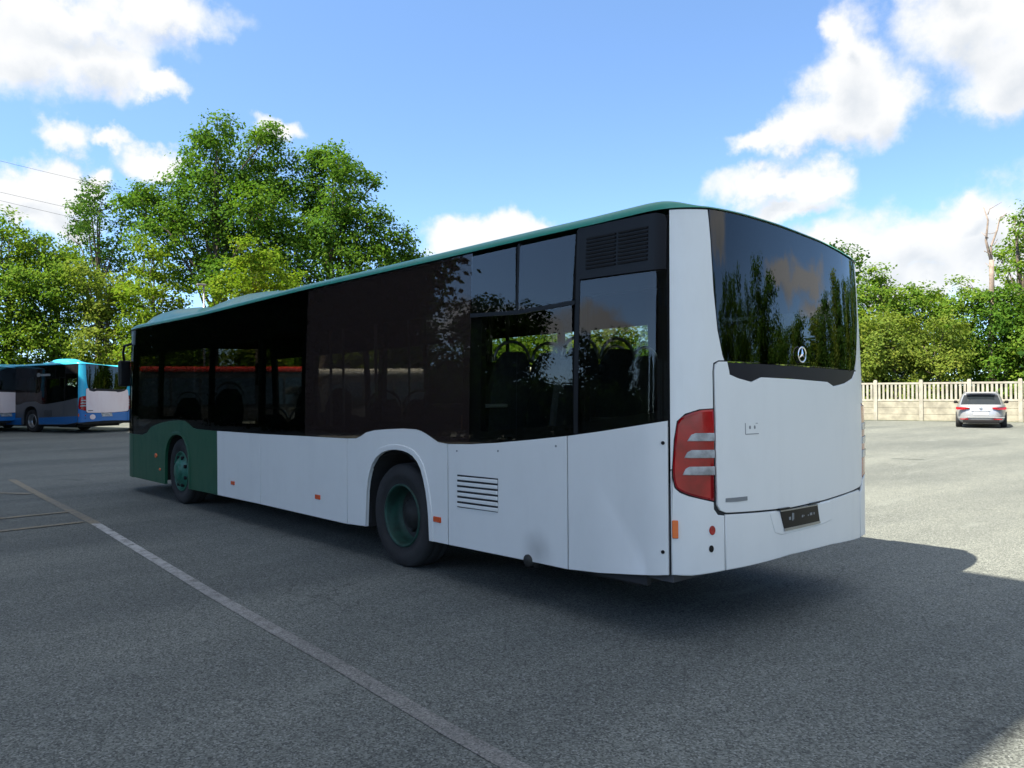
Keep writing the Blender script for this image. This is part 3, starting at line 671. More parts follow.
    for x in (3.42, 9.24):
        for sg in (1, -1):
            b = MB(); N = 14
            for y0, y1, rr in ((.80, 1.255, .575),):
                ra = []
                for k in range(N + 1):
                    a = math.pi * k / N; ra.append((x + rr * math.cos(a), .50 + rr * math.sin(a)))
                ra = [(ra[0][0], .30)] + ra + [(ra[-1][0], .30)]
                for (xa, za), (xb, zb) in zip(ra, ra[1:]):
                    vs = [b.bm.verts.new(p) for p in ((xa, sg * y0, za), (xb, sg * y0, zb), (xb, sg * y1, zb), (xa, sg * y1, za))]
                    b.bm.faces.new(vs).smooth = True
                b.bm.faces.new([b.bm.verts.new((xx, sg * y0, zz)) for xx, zz in ra])
            b.build('wheel_housing', M['under'], B, recalc=False)
    # inner lining of the lower walls
    for sg in (1, -1):
        b = MB()
        for xa, xb, zt in ((3.99, 8.62, 1.10), (9.86, 11.4, .95), (2.1, 2.82, 1.15), (.5, 2.1, 1.28)):
            b.box(((xa + xb) / 2, sg * 1.20, (.34 + zt) / 2), (xb - xa, .04, zt - .34))
        b.build('wall_lining', M['shell'], B)
    # ---- wheels
    def wheel(x, y, sg, front):
        w = MB()
        R = .480
        prof = [(.285, -.13), (.40, -.145), (.455, -.135), (R - .004, -.105), (R, -.06), (R - .006, -.055), (R - .006, -.045), (R, -.04), (R, .04), (R - .006, .045), (R - .006, .055), (R, .06), (R - .004, .105), (.455, .135), (.40, .145), (.345, .138), (.340, .130), (.285, .125)]
        w.lathe([(r, h * sg) for r, h in prof], (x, y, R - .004), 'Y', 48)
        wo = w.build('wheel', M['rubber'], B)
        rm = MB(); cz = R - .004
        if front:
            rm.lathe([(r, h * sg) for r, h in [(.292, .10), (.292, .135), (.278, .140), (.270, .125), (.255, .10), (.225, .125), (.17, .165), (.135, .172), (.13, .19), (.10, .20), (.0, .205)]], (x, y, cz), 'Y', 40)
            ro = rm.build('rim', M['rimg'], wo)
            hb = MB()
            for k in range(8):
                a = 2 * math.pi * (k + .5) / 8
                hb.lathe([(.0, .157 * sg), (.026, .157 * sg), (.026, .120 * sg)], (x + .212 * math.cos(a), y, cz + .212 * math.sin(a)), 'Y', 12)
            hb.build('vent_hole', M['matte'], ro)
        else:
            rm.lathe([(r, h * sg) for r, h in [(.292, .10), (.292, .135), (.278, .140), (.268, .120), (.262, .02), (.250, -.02), (.225, -.035)]], (x, y, cz), 'Y', 40)
            ro = rm.build('rim', M['rimd'], wo)
            hb = MB()
            hb.lathe([(r, h * sg) for r, h in [(.232, -.03), (.21, -.045), (.15, -.05), (.145, .0), (.125, .03), (.10, .035), (.09, .055), (.0, .06)]], (x, y, cz), 'Y', 32)
            for k in range(10):
                a = 2 * math.pi * k / 10
                hb.tube([(x + .175 * math.cos(a), y - .05 * sg, cz + .175 * math.sin(a)), (x + .175 * math.cos(a), y - .01 * sg, cz + .175 * math.sin(a))], .014, 6)
            hb.build('hub', M['hub'], ro)
    for sg in (1, -1):
        wheel(3.415, 1.08 * sg, sg, False); wheel(9.235, 1.08 * sg, sg, True)
    # ---- mirrors
    for sg in (1, -1):
        m = MB()
        m.tube([(11.62, 1.20 * sg, 2.45), (11.86, 1.24 * sg, 2.43), (11.94, 1.24 * sg, 2.32), (11.95, 1.22 * sg, 2.16)], .022, 8)
        m.box((11.95, 1.22 * sg, 1.96), (.12, .19, .44), 0, .03)
        m.build('wing_mirror', M['black'], B)
    # ---- interior
    def seat_mesh():
        b = MB()
        b.box((0, 0, .22), (.42, .43, .10), 0, .03)
        pr = [(-.20, .25), (-.215, .60), (-.17, .82), (-.09, .92), (.09, .92), (.17, .82), (.215, .60), (.20, .25)]
        b.prism([(p[0], p[1]) for p in pr], .07, lambda u, v, d: Vector((-.16 - (v - .25) * .22 - d, u, v)))
        b.box((0, 0, .09), (.12, .36, .18))
        return b
    s0 = seat_mesh().build('seat', M['seat'], B)
    gh = MB(); gh.tube([Vector((-.30 - .02, .20 * math.cos(a), .84 + .17 * math.sin(a))) for a in np.linspace(0, math.pi, 13)], .014, 6)
    gh.build('grab_handle', M['steel'], s0)
    rows = [(1.75, 1.03, (.87, .44, -.44, -.87)), (2.55, 1.03, (.87, .44, -.44, -.87)), (3.45, .98, (.87, .44, -.44, -.87)), (4.55, .62, (.87, .44, -.44, -.87)), (5.4, .42, (-.44, -.87)), (7.2, .42, (.87, .44)), (8.6, .75, (.87, -.87)), (9.6, .75, (-.87,)), (10.9, .62, (.62,))]
    first = True
    for x, z, ys in rows:
        for y in ys:
            if first: st = s0; first = False
            else: st = copy_tree(s0, B)
            st.location = (x, y, z)
    for x, y in ((5.0, .5), (5.95, .55), (7.6, -.55), (8.1, .5), (6.0, -.62), (3.95, -.32), (2.95, .30)):
        b = MB(); b.tube([(x, y, .39), (x, y, 2.63)], .018, 8); b.build('grab_pole', M['steel'], B)
    b = MB(); b.box((2.62, 1.0, 1.32), (.16, .14, .20), 0, .02); b.build('stowage_box', M['yellow'], B)
    b = MB(); b.box((2.6, 1.05, 1.50), (.75, .25, .03), 0, .01); b.build('window_shelf', M['grey'], B)
    b = MB(); b.box((10.75, .45, .78), (.05, 1.2, .80)); b.box((11.35, .3, .72), (.6, 1.5, .62), 0, .08); b.build('driver_cab', M['matte'], B)
    return B

BUS = make_bus()
tag(BUS, 'large white city bus with dark green front corner and tinted windows, alone in the foreground', 'bus')

# ------------------------------------------------------------------ two blue buses of the same build, far left
M['teal'] = paint('bright_blue_paint', (0.020, 0.42, 0.64), 0.3, 0.3, (0.1, 0.4, 0.5), 0.10)
M['blue'] = paint('deep_blue_paint', (0.006, 0.13, 0.40), 0.3, 0.3, (0.15, 0.2, 0.3), 0.12)
M['slate'] = paint('slate_grey_paint', (0.085, 0.09, 0.10), 0.45, 0.1)
M['pinkwhite'] = paint('white_paint_with_red_bounce', (0.76, 0.64, 0.62), 0.4, 0.2, (0.55, 0.30, 0.27), 0.25)  # pink bounce from the red coach put into the white
REMAP = {'roof_paint': None}
blue_map = {('front_side_panel', 'dark_green_paint'): M['slate'], ('lower_side_panel', 'white_bus_paint'): M['slate'], ('lower_side_panel', 'dark_green_paint'): M['slate'],
            ('wheel_arch_panel', 'white_bus_paint'): M['slate'], ('engine_side_panel', 'white_paint_with_exhaust_soot'): M['slate'], ('rear_side_panel', 'white_bus_paint'): M['slate'],
            ('arch_lip', 'white_bus_paint'): M['slate'], ('arch_lip', 'dark_green_paint'): M['slate'], ('louvre_slat', 'white_bus_paint'): M['slate'],
            ('front_bumper', 'dark_green_paint'): M['blue'], ('roof', 'sea_green_roof_paint'): M['teal'], ('roof_pod', 'sea_green_roof_paint'): M['teal'],
            ('corner_post', 'white_bus_paint'): M['teal'], ('engine_door', 'white_bus_paint'): M['pinkwhite'], ('pressed_edge', 'white_bus_paint'): M['pinkwhite'],
            ('bumper_corner', 'white_bus_paint'): M['blue'], ('bumper', 'white_bus_paint'): M['blue'], ('plate_recess', 'white_bus_paint'): M['blue'],
            ('licence_plate', 'black_trim'): M['clear'], ('rim', 'green_rim'): M['steel'], ('rim', 'grimy_green_rim'): M['steel'], ('name_badge', 'grey_plastic'): M['matte']}
SKIP = ('round_emblem', 'plate_mark', 'flap_seam', 'flap_lock', 'fastener', 'stowage_box', 'window_shelf', 'grab_handle', 'exhaust_pipe', 'pressed_edge')
GB = 'blue buses parked at the far left'
b2 = copy_tree(BUS, None, blue_map, SKIP); b2.name = 'city_bus'; b2.location = (0, 0, 0)
tag(b2, 'parked blue bus with slate grey side and whitish rear, beside the large bus front', 'bus', GB)
b1 = copy_tree(b2)
def put_corner(b, u, depth, side, rz):     # stand the bus so that its rear corner on that side is seen at column u
    d = FW + RT * ((u - 512) / 816.753); c = CAM + d * depth; off = Matrix.Rotation(rz, 3, 'Z') @ Vector((.2, 1.2 * side, 0))
    b.rotation_euler = (0, 0, rz); b.location = (c.x - off.x, c.y - off.y, 0)
put_corner(b2, 80, 32.5, 1, R_(20)); put_corner(b1, 36, 35.5, -1, R_(20))
tag(b1, 'parked blue bus at the left picture edge, only its rear corner showing', 'bus', GB)
# white roundish mark on the upper side glass of the nearer blue bus, and a side belt of blue
patch('window_sticker', rrect(3.1, 3.75, 2.33, 2.42, .03), M['clear'], b2, .014, .006)
patch('window_sticker', oval(3.9, 2.38, .13, .09), M['clear'], b2, .014, .006)
patch('round_sticker', oval(.78, .66, .11, .10), M['pinkwhite'], b2, .030, .006)
for b in (b1, b2):
    patch('skirt_band', [(12.2, .30), (10.8, .30), (10.8, .60), (12.2, .60)][::-1], M['blue'], b, .012, .008)
    patch('skirt_band', [(9.7, .30), (5.1, .31), (5.1, .60), (9.7, .60)][::-1], M['blue'], b, .012, .008)
    patch('skirt_band', [(3.85, .34), (1.9, .38), (1.33, .46), (1.33, .70), (3.85, .62)][::-1], M['blue'], b, .012, .008)
def copy_pod(b):
    p = MB(); N = 10
    rows = []
    for i in range(N + 1):
        u = i / N; row = []
        for kx in range(11):
            v = -1 + 2 * kx / 10; e = (1 - abs(2 * u - 1) ** 4) * (1 - abs(v) ** 4)
            row.append(p.bm.verts.new((1.2 + 1.6 * u, .62 + v * .36, 2.80 + .24 * e ** .7)))
        rows.append(row)
    for r0, r1 in zip(rows, rows[1:]):
        for kx in range(10):
            f = p.bm.faces.new((r0[kx], r1[kx], r1[kx + 1], r0[kx + 1])); f.smooth = True
    return p.build('roof_pod', M['teal'], b)
pp = copy_pod(b2)
p2 = pp.copy(); COL.objects.link(p2); p2.location = (3.0, -1.25, -.06)

# ------------------------------------------------------------------ vans and a red coach standing beyond the bus, seen through its windows
M['vwhite'] = paint('white_van_paint', (0.78, 0.78, 0.77))
M['vred'] = paint('red_coach_paint', (0.62, 0.035, 0.025), 0.3, 0.5, (0.3, 0.1, 0.08), 0.15)
M['cglass'] = plain('dark_vehicle_glass', (0.012, 0.016, 0.020), 0.06, coat=0.6, vary=0.05)
M['silver'] = paint('silver_car_paint', (0.32, 0.33, 0.355), 0.3, 0.6, (0.2, 0.2, 0.2), 0.08)
M['silver'].node_tree.nodes['Principled BSDF'].inputs['Metallic'].default_value = 0.35

def road_wheel(parent, x, y, r, w, sg):
    m = MB(); m.lathe([(r * .6, -w / 2), (r * .93, -w / 2), (r, -w * .3), (r, w * .3), (r * .93, w / 2), (r * .66, w / 2), (r * .62, w * .4)], (x, y, r), 'Y', 24)
    t = m.build('wheel', M['rubber'], parent)
    m = MB(); m.lathe([(0, sg * w * .42), (r * .2, sg * w * .44), (r * .30, sg * w * .36), (r * .58, sg * w * .40), (r * .64, sg * w * .46)], (x, y, r), 'Y', 20)
    m.build('rim', M['steel'], t)

def van(loc, rz, L, W, H, label, body, belt=1.15, group=None, name='parked_van'):
    t = empty(name, loc, rz); tag(t, label, 'van' if name == 'parked_van' else 'coach', group)
    nose = .9 if name == 'parked_van' else .25
    prof = [(0, .35), (0, H - .25), (.08, H - .06), (.3, H), (L - nose - .9, H), (L - nose - .5, H - .10), (L - nose, belt + .15), (L - .15, belt - .10), (L, .85), (L, .35)]
    m = MB()
    secs = []
    for yy, k in ((-W / 2, .06), (-W / 2 + .05, .02), (-W / 2 + .18, 0), (W / 2 - .18, 0), (W / 2 - .05, .02), (W / 2, .06)):
        cx, cz = L / 2, H / 2
        secs.append([m.bm.verts.new((x + (cx - x) * k * .3, yy * (1 - .06 * max(0, (z - belt) / (H - belt))), z + (cz - z) * k)) for x, z in prof])
    for a, b in zip(secs, secs[1:]):
        for i in range(len(prof)):
            j = (i + 1) % len(prof); f = m.bm.faces.new((a[i], a[j], b[j], b[i]))
    m.bm.faces.new(secs[0]); m.bm.faces.new(secs[-1][::-1])
    m.build('body', body, t)
    for sg in (1, -1):
        def side(u, v, d): return Vector((u, sg * (W / 2 * (1 - .06 * max(0, (v - belt) / (H - belt))) + .012 - d), v))
        n = 3 if name == 'parked_van' else 6
        for i in range(n):
            a = .35 + (L - nose - .9) * i / n; b2_ = .35 + (L - nose - .9) * (i + 1) / n - .10
            m = MB(); m.prism([(a, belt), (b2_, belt), (b2_, H - .38), (a, H - .38)], .03, side); m.build('side_window', M['cglass'], t)
        for x in (.95, L - 1.0): road_wheel(t, x, sg * (W / 2 - .12), .34 if name == 'parked_van' else .47, .22, sg)
        m = MB(); m.box((-.01, sg * (W / 2 - .16), 1.0), (.05, .14, .45), 0, .015); m.build('tail_lamp', M['red'], t)
    m = MB(); m.box((-.008, 0, (belt + H - .35) / 2), (.03, W - .5, H - .35 - belt), 0, .01); m.build('rear_window', M['cglass'], t)
    m = MB()
    m.prism([(-W / 2 + .15, 0), (W / 2 - .15, 0), (W / 2 - .25, 1), (-W / 2 + .25, 1)], .03, lambda u, v, d: Vector((L - nose + .03 - v * .46 - d, u, belt + .22 + v * (H - belt - .40)))); m.build('windscreen', M['cglass'], t)
    m = MB(); m.box((-.02, 0, .42), (.12, W - .06, .22), 0, .03); m.box((L - .02, 0, .42), (.12, W - .06, .22), 0, .03); m.build('bumper', M['grey'], t)
    return t
GV = 'vehicles seen through the bus windows'
def at_px(u, depth):   # foot point on the ground seen under picture column u at that distance
    d = FW + RT * ((u - 512) / 816.753); p = CAM + d * depth; return Vector((p.x, p.y, 0))
M['dside'] = paint('dark_vehicle_side', (0.035, 0.037, 0.042), 0.4, 0.2)
def beyond(u, depth, L, W, H, label, roofmat, name='parked_van'):
    c = at_px(u, depth); a = math.atan2(c.y - CAM.y, c.x - CAM.x) + math.pi / 2
    t = van((c.x - math.cos(a) * L / 2, c.y - math.sin(a) * L / 2, 0), a, L, W, H, label, M['dside'], 1.05, GV, name)
    m = MB(); m.box((L / 2 - .25, 0, H - .02), (L - 1.1, W * .97, .26), 0, .09); m.build('roof', roofmat, t)
    return t
beyond(362, 31, 5.2, 1.95, 2.32, 'dark sided van beyond the bus, its white roof showing through the filmed middle windows', M['vwhite'])
beyond(486, 30, 4.6, 1.95, 2.30, 'dark sided van beyond the bus, its white roof showing through the hinged window', M['vwhite'])
beyond(222, 37, 8.2, 2.5, 2.62, 'coach beyond the bus, its red roof edge showing through the front windows', M['vred'], 'parked_coach')

# ------------------------------------------------------------------ silver estate car by the fence
def make_car(loc, rz):
    t = empty('parked_car', loc, rz)
    def ring(m, x0, x1, hw, z, n=40, p=5.0):
        out = []
        for k in range(n):
            a = 2 * math.pi * (k + .5) / n; c, s_ = math.cos(a), math.sin(a)
            ux = math.copysign(abs(c) ** (2 / p), c); uy = math.copysign(abs(s_) ** (2 / p), s_)
            out.append(m.bm.verts.new(((x0 + x1) / 2 + ux * (x1 - x0) / 2, uy * hw, z)))
        return out
    m = MB()
    lv = [(.12, 4.62, .80, .22, 5), (.03, 4.72, .885, .34, 5), (.0, 4.75, .905, .50, 5), (.02, 4.72, .915, .66, 5), (.045, 4.60, .912, .80, 5), (.07, 4.45, .895, .90, 5), (.10, 4.2, .86, .955, 5), (.3, 3.7, .80, .97, 5)]
    rs = [ring(m, a, b, w, z, 40, p) for a, b, w, z, p in lv]
    for a, b in zip(rs, rs[1:]):
        for k in range(40): f = m.bm.faces.new((a[k], a[(k + 1) % 40], b[(k + 1) % 40], b[k])); f.smooth = True
    m.bm.faces.new(rs[0][::-1]); m.bm.faces.new(rs[-1])
    m.build('body', M['silver'], t)
    gl = [(.16, 3.55, .835, .945), (.36, 3.10, .765, 1.16), (.54, 2.72, .69, 1.345), (.62, 2.5, .645, 1.405), (.74, 2.3, .58, 1.450), (1.0, 2.0, .40, 1.472)]
    parts = {'cabin_roof': MB(), 'rear_window': MB(), 'side_window': MB(), 'windscreen': MB()}
    pos = []
    for a, b, w, z in gl:
        mm = MB(); pos.append([v.co.copy() for v in ring(mm, a, b, w, z, 40, 6)]); mm.bm.free()
    for i, (a, b) in enumerate(zip(pos, pos[1:])):
        for k in range(40):
            q = [a[k], a[(k + 1) % 40], b[(k + 1) % 40], b[k]]; c = (q[0] + q[1]) / 2
            key = 'cabin_roof'
            mid = (a[k].x + a[(k + 1) % 40].x) / 2; y = abs((a[k].y + a[(k + 1) % 40].y) / 2); w = gl[i][2]
            if i < 2:
                if mid < gl[i][0] + .12 and y < w * .86: key = 'rear_window'
                elif mid > gl[i][1] - .12 and y < w * .9: key = 'windscreen'
                elif y > w * .97: key = 'side_window'
            f = parts[key].bm.faces.new([parts[key].bm.verts.new(p) for p in q]); f.smooth = True
    roof_top = parts['cabin_roof']; roof_top.bm.faces.new([roof_top.bm.verts.new(p) for p in pos[-1]])
    for k, mb in parts.items():
        bmesh.ops.remove_doubles(mb.bm, verts=mb.bm.verts[:], dist=1e-4)
        mb.build(k, M['silver'] if k == 'cabin_roof' else M['cglass'], t)
    m = MB(); m.box((.50, 0, 1.455), (.30, 1.10, .03), 0, .012); m.build('roof_spoiler', M['silver'], t)
    for sg in (1, -1):
        m = MB(); m.prism([(.40, .845), (.62, .855), (.885, .865), (.90, .80), (.86, .755), (.60, .765), (.42, .79)], .10, lambda u, v, d: Vector((.0 + d + max(0, (u - .70)) * .40, sg * u, v))); m.build('tail_lamp', M['red'], t)
        m = MB(); m.box((2.98, sg * .97, 1.02), (.14, .15, .12), 0, .04); m.tube([(2.98, sg * .86, .98), (2.98, sg * .94, 1.0)], .03, 6); m.build('wing_mirror', M['matte'], t)
        m = MB(); m.tube([(.8, sg * .60, 1.45), (.85, sg * .60, 1.485), (2.1, sg * .60, 1.485), (2.2, sg * .58, 1.45)], .015, 6); m.build('roof_rail', M['steel'], t)
        m = MB(); m.box((-.012, sg * .60, .37), (.04, .30, .035), 0, .01); m.build('rear_reflector', M['red'], t)
        for x in (.98, 3.78): road_wheel(t, x, sg * .81, .335, .22, sg)
    m = MB(); m.box((.02, 0, .275), (.10, 1.30, .13), 0, .03); m.build('rear_diffuser', M['matte'], t)
    m = MB(); m.box((.0, 0, .60), (.02, .52, .12), 0, .004); m.build('licence_plate', M['vwhite'], t)
    m = MB(); m.box((.022, 0, .70), (.03, .66, .03), 0, .008); m.build('plate_light_bar', M['chrome'], t)
    m = MB(); m.lathe([(0, -.012), (.045, -.010), (.055, 0), (.0, .0)], (.02, 0, .815), 'X', 20); m.build('emblem', M['chrome'], t)
    m = MB(); m.box((.006, 0, .44), (.035, 1.66, .025), 0, .006); m.build('bumper_strip', M['steel'], t)
    return t
car = make_car((8.66, -28.2, 0), math.atan2(-28.2 - CAM.y, 8.66 - CAM.x)); car.scale = (.93, .93, .93)
tag(car, 'silver estate car parked tail first in front of the pale concrete fence', 'car')

# ------------------------------------------------------------------ concrete fence with pierced upper panels
M['concrete'] = plain('pale_concrete', (0.285, 0.268, 0.215), 0.9, vary=0.30, vscale=2.2, bump=0.25, bscale=30)
M['concrete2'] = plain('pale_concrete_posts', (0.315, 0.30, 0.255), 0.9, vary=0.25, vscale=3.0, bump=0.2, bscale=30)
def make_fence(p0, d, n, pitch, H):
    t = empty('concrete_fence', p0, math.atan2(d.y, d.x))
    tag(t, 'pale concrete fence of solid boards below and upright balusters above, behind the silver car', 'fence')
    for i in range(n + 1):
        m = MB(); x = i * pitch
        m.box((x, 0, H / 2 + .03), (.17, .17, H + .06), 0, .015); m.box((x, 0, H + .08), (.13, .13, .06), 0, .01)
        m.build('post', M['concrete2'], t)
        if i == n: break
        m = MB()
        for k in range(3): m.box((x + pitch / 2, 0, .15 + k * .295), (pitch - .17, .07, .285), 0, .012)
        m.build('board_panel', M['concrete'], t)
        m = MB(); za, zb = .90, H - .02
        m.box((x + pitch / 2, 0, za + .05), (pitch - .17, .08, .10), 0, .01); m.box((x + pitch / 2, 0, zb - .045), (pitch - .17, .08, .09), 0, .01)
        nb = 10
        for k in range(nb):
            bx = x + .085 + (pitch - .17) * (k + .5) / nb
            m.box((bx, 0, (za + zb) / 2), (.10, .06, zb - za - .16), 0, .012)
        m.build('baluster_panel', M['concrete2'], t)
    return t
fd = Vector((15.46 - 9.27, -33.19 + 34.95, 0)).normalized()
FP0 = Vector((9.27, -34.75, 0)) - fd * 31.14
make_fence(FP0, fd, 38, 1.95, 1.80)
def fence_pt(k, back): return FP0 + fd * k + Vector((fd.y, -fd.x, 0)) * back     # k metres along, back metres behind it

# ------------------------------------------------------------------ trees
def leaf_mat(name, dark, lite, warm):
    m, t, b = mat_base(name); t.nodes.remove(b)
    g = t.nodes.new('ShaderNodeNewGeometry')
    rp = t.nodes.new('ShaderNodeValToRGB'); e = rp.color_ramp
    e.elements[0].color = (*dark, 1); e.elements[1].color = (*warm, 1); el = e.elements.new(.6); el.color = (*lite, 1)
    t.links.new(g.outputs['Random Per Island'], rp.inputs[0])
    big = ramp(t, noise(t, 0.35, 3), .35, .65)
    c = mixc(t, nmath(t, 'MULTIPLY', big, .5), rp.outputs[0], mixc(t, 1.0, rp.outputs[0], (1.25, 1.05, .7), 'MULTIPLY'))
    d = t.nodes.new('ShaderNodeBsdfDiffuse'); t.links.new(c, d.inputs[0])
    tr = t.nodes.new('ShaderNodeBsdfTranslucent'); t.links.new(mixc(t, 1.0, c, (1.2, 1.3, .6), 'MULTIPLY'), tr.inputs[0])
    gl = t.nodes.new('ShaderNodeBsdfGlossy'); gl.inputs['Roughness'].default_value = .45; gl.inputs[0].default_value = (.6, .65, .6, 1)
    mx = t.nodes.new('ShaderNodeMixShader'); mx.inputs[0].default_value = .45; t.links.new(d.outputs[0], mx.inputs[1]); t.links.new(tr.outputs[0], mx.inputs[2])
    mx2 = t.nodes.new('ShaderNodeMixShader'); mx2.inputs[0].default_value = .0; t.links.new(mx.outputs[0], mx2.inputs[1]); t.links.new(gl.outputs[0], mx2.inputs[2])
    t.links.new(mx2.outputs[0], t.nodes['Material Output'].inputs['Surface'])
    return m
M['oak'] = leaf_mat('oak_leaves', (0.045, 0.110, 0.018), (0.076, 0.162, 0.024), (0.112, 0.190, 0.030))
M['dark'] = leaf_mat('dark_leaves', (0.036, 0.090, 0.022), (0.058, 0.125, 0.026), (0.090, 0.150, 0.032))
M['lime'] = leaf_mat('yellow_green_leaves', (0.085, 0.160, 0.016), (0.130, 0.210, 0.022), (0.180, 0.240, 0.030))
M['olive'] = leaf_mat('olive_leaves', (0.095, 0.150, 0.030), (0.145, 0.205, 0.038), (0.195, 0.235, 0.052))
M['mid'] = leaf_mat('mid_green_leaves', (0.075, 0.155, 0.024), (0.120, 0.210, 0.030), (0.170, 0.240, 0.040))
M['backlit'] = leaf_mat('darkened_backlit_leaves', (0.008, 0.020, 0.008), (0.014, 0.030, 0.011), (0.020, 0.038, 0.014))  # backlit darkness put into the colour, for foliage mirrored in the side windows
M['bark'] = plain('bark', (0.10, 0.082, 0.065), 0.95, vary=0.4, vscale=6, bump=0.6, bscale=14)
M['deadbark'] = plain('dead_wood', (0.24, 0.19, 0.16), 0.95, vary=0.35, vscale=5)

def crown_mesh(name, clumps, mat, leaf, dens, seed, flat=0.0):
    """many small folded leaf sprays gathered in twigs on and inside each clump: clumps = (x, y, z, rx, rz)"""
    rn = np.random.default_rng(seed)
    C_, A_ = [], []
    for x, y, z, r, rz in clumps:
        nsub = max(5, int(15 * r * r * dens))
        d = rn.normal(size=(nsub, 3)); d /= np.linalg.norm(d, axis=1)[:, None]
        rad = rn.uniform(.35, 1.05, nsub) ** .6
        sc = np.array([x, y, z]) + d * rad[:, None] * np.array([r, r, rz])
        per = int(26 * (.25 / leaf) ** 1.6)
        sr = np.maximum(.26 * r ** .5, leaf * 1.2)
        q = np.repeat(sc, per, 0) + rn.normal(size=(nsub * per, 3)) * np.array([sr, sr, sr * .55])
        C_.append(q); A_.append(np.repeat(d, per, 0))
    P = np.concatenate(C_); D = np.concatenate(A_); n = len(P)
    nor = D * .85 + rn.normal(size=(n, 3)) * .50 + np.array([0, 0, .5 + flat]); nor /= np.linalg.norm(nor, axis=1)[:, None]
    u = np.cross(nor, rn.normal(size=(n, 3))); u /= np.linalg.norm(u, axis=1)[:, None] + 1e-9
    v = np.cross(nor, u)
    s = leaf * rn.uniform(.55, 1.25, n)[:, None]
    V = np.stack([P - u * s * .5, P - v * s * .34 + nor * s * .06, P + u * s * .5, P + v * s * .34 + nor * s * .06], 1).reshape(-1, 3)
    me = bpy.data.meshes.new(name); me.vertices.add(4 * n); me.vertices.foreach_set('co', V.ravel())
    me.loops.add(4 * n); me.loops.foreach_set('vertex_index', np.arange(4 * n, dtype=np.int32))
    me.polygons.add(n); me.polygons.foreach_set('loop_start', np.arange(0, 4 * n, 4, dtype=np.int32))
    me.update(calc_edges=True); me.validate(); me.materials.append(mat)
    return me

VIEW_R = Vector((RT.x, RT.y, 0)).normalized(); VIEW_F = Vector((FW.x, FW.y, 0)).normalized()
TREE_N = [0]
def tree(label, base, clumps, mat, leaf=.19, dens=1.0, trunk=.22, group=None, cat='tree', name='broadleaf_tree', flat=0.0, fork=None):
    """clumps as (sideways, depthwise, height, radius[, vertical radius]) measured from the foot of the trunk"""
    TREE_N[0] += 1; seed = 100 + TREE_N[0]; rr = random.Random(seed)
    t = empty(name, base); tag(t, label, cat, group)
    W = []
    for c in clumps:
        p = VIEW_R * c[0] + VIEW_F * c[1]; W.append((p.x, p.y, c[2], c[3], c[4] if len(c) > 4 else c[3] * .8))
    link(bpy.data.objects.new('crown', crown_mesh('crown', W, mat, leaf, dens, seed, flat)), t)
    m = MB()
    zt = max(w[2] for w in W); cx = sum(w[0] for w in W) / len(W); cy = sum(w[1] for w in W) / len(W)
    zf = fork if fork else zt * .45
    ax = [Vector((0, 0, -.1)), Vector((cx * .1, cy * .1, zf * .5)), Vector((cx * .35, cy * .35, zf)), Vector((cx * .7, cy * .7, (zf + zt) / 2)), Vector((cx, cy, zt * .95))]
    m.tube(ax, [trunk * 1.25, trunk, trunk * .8, trunk * .42, trunk * .08], 8)
    for w in W:
        e = Vector(w[:3]); h = min(max(zf * .7, e.z * .62), zt * .8)
        k = h / zt; st = Vector((cx * k * .6, cy * k * .6, h)) if h > zf else Vector((cx * .25, cy * .25, h))
        mid = st.lerp(e, .55) + Vector((rr.uniform(-.3, .3), rr.uniform(-.3, .3), .12 * (e - st).length))
        m.tube([st, mid, e], [trunk * .34, trunk * .20, trunk * .05], 5, cap=False)
        for q in range(3):
            a = rr.uniform(0, 6.28); e2 = e + Vector((math.cos(a), math.sin(a), rr.uniform(-.2, .7))) * w[3] * .8
            m.tube([mid.lerp(e, .5), e2], [trunk * .10, trunk * .03], 4, cap=False)
    m.build('trunk', M['bark'], t, recalc=False)
    return t

def px_tree(label, u0, depth, pts, mat, spread=1.6, lean=0.0, **k):
    """crown clumps listed as (column, row, radius in metres) of what is seen from the car park entrance, spread in depth"""
    sc = depth / 816.753; rr = random.Random(int(u0 * 7 + depth))
    cl = []
    for p in pts:
        a = (p[0] - u0) * sc; z = CAM.z + (388.9 - .00854 * (p[0] - 512) - p[1]) * sc
        dz = p[3] if len(p) > 3 else rr.uniform(-1, 1) * spread + lean
        cl.append((a, dz, z, p[2], p[2] * .85))
    return tree(label, at_px(u0, depth), cl, mat, **k)

GL = 'trees at the left edge of the car park'
px_tree('tall green oak rising highest behind the front of the large bus', 212, 47,
        [(200,150,1.35),(226,138,1.2),(256,146,1.5),(268,132,.9),(188,178,1.5),(228,182,1.8),(262,180,1.7),(160,208,1.6),(196,214,1.8),(236,220,1.8),(272,214,1.6),(150,196,1.0),(142,212,.9),(172,244,1.6),(212,250,1.6),(250,252,1.5),(190,276,1.2),(280,240,1.4),(230,280,1.4),(276,275,1.4)],
        M['oak'], group=GL, leaf=.20, dens=1.75, trunk=.30, fork=4.6)
px_tree('tall spreading oak whose loose right crown dips down to the bus roof', 318, 48,
        [(310,160,1.3),(332,158,1.3),(345,176,1.1),(362,172,.7),(376,176,.55),(300,190,1.5),(326,196,1.6),(352,206,1.3),(296,226,1.6),(330,232,1.7),(362,236,1.5),(384,222,.9),(390,244,1.2),(408,256,1.0),(404,238,.75),(300,258,1.5),(338,264,1.6),(372,266,1.5),(400,270,1.2),(312,290,1.5),(350,290,1.5),(416,262,.6),(380,290,1.4)],
        M['oak'], group=GL, leaf=.20, dens=1.6, trunk=.28, fork=5.0)
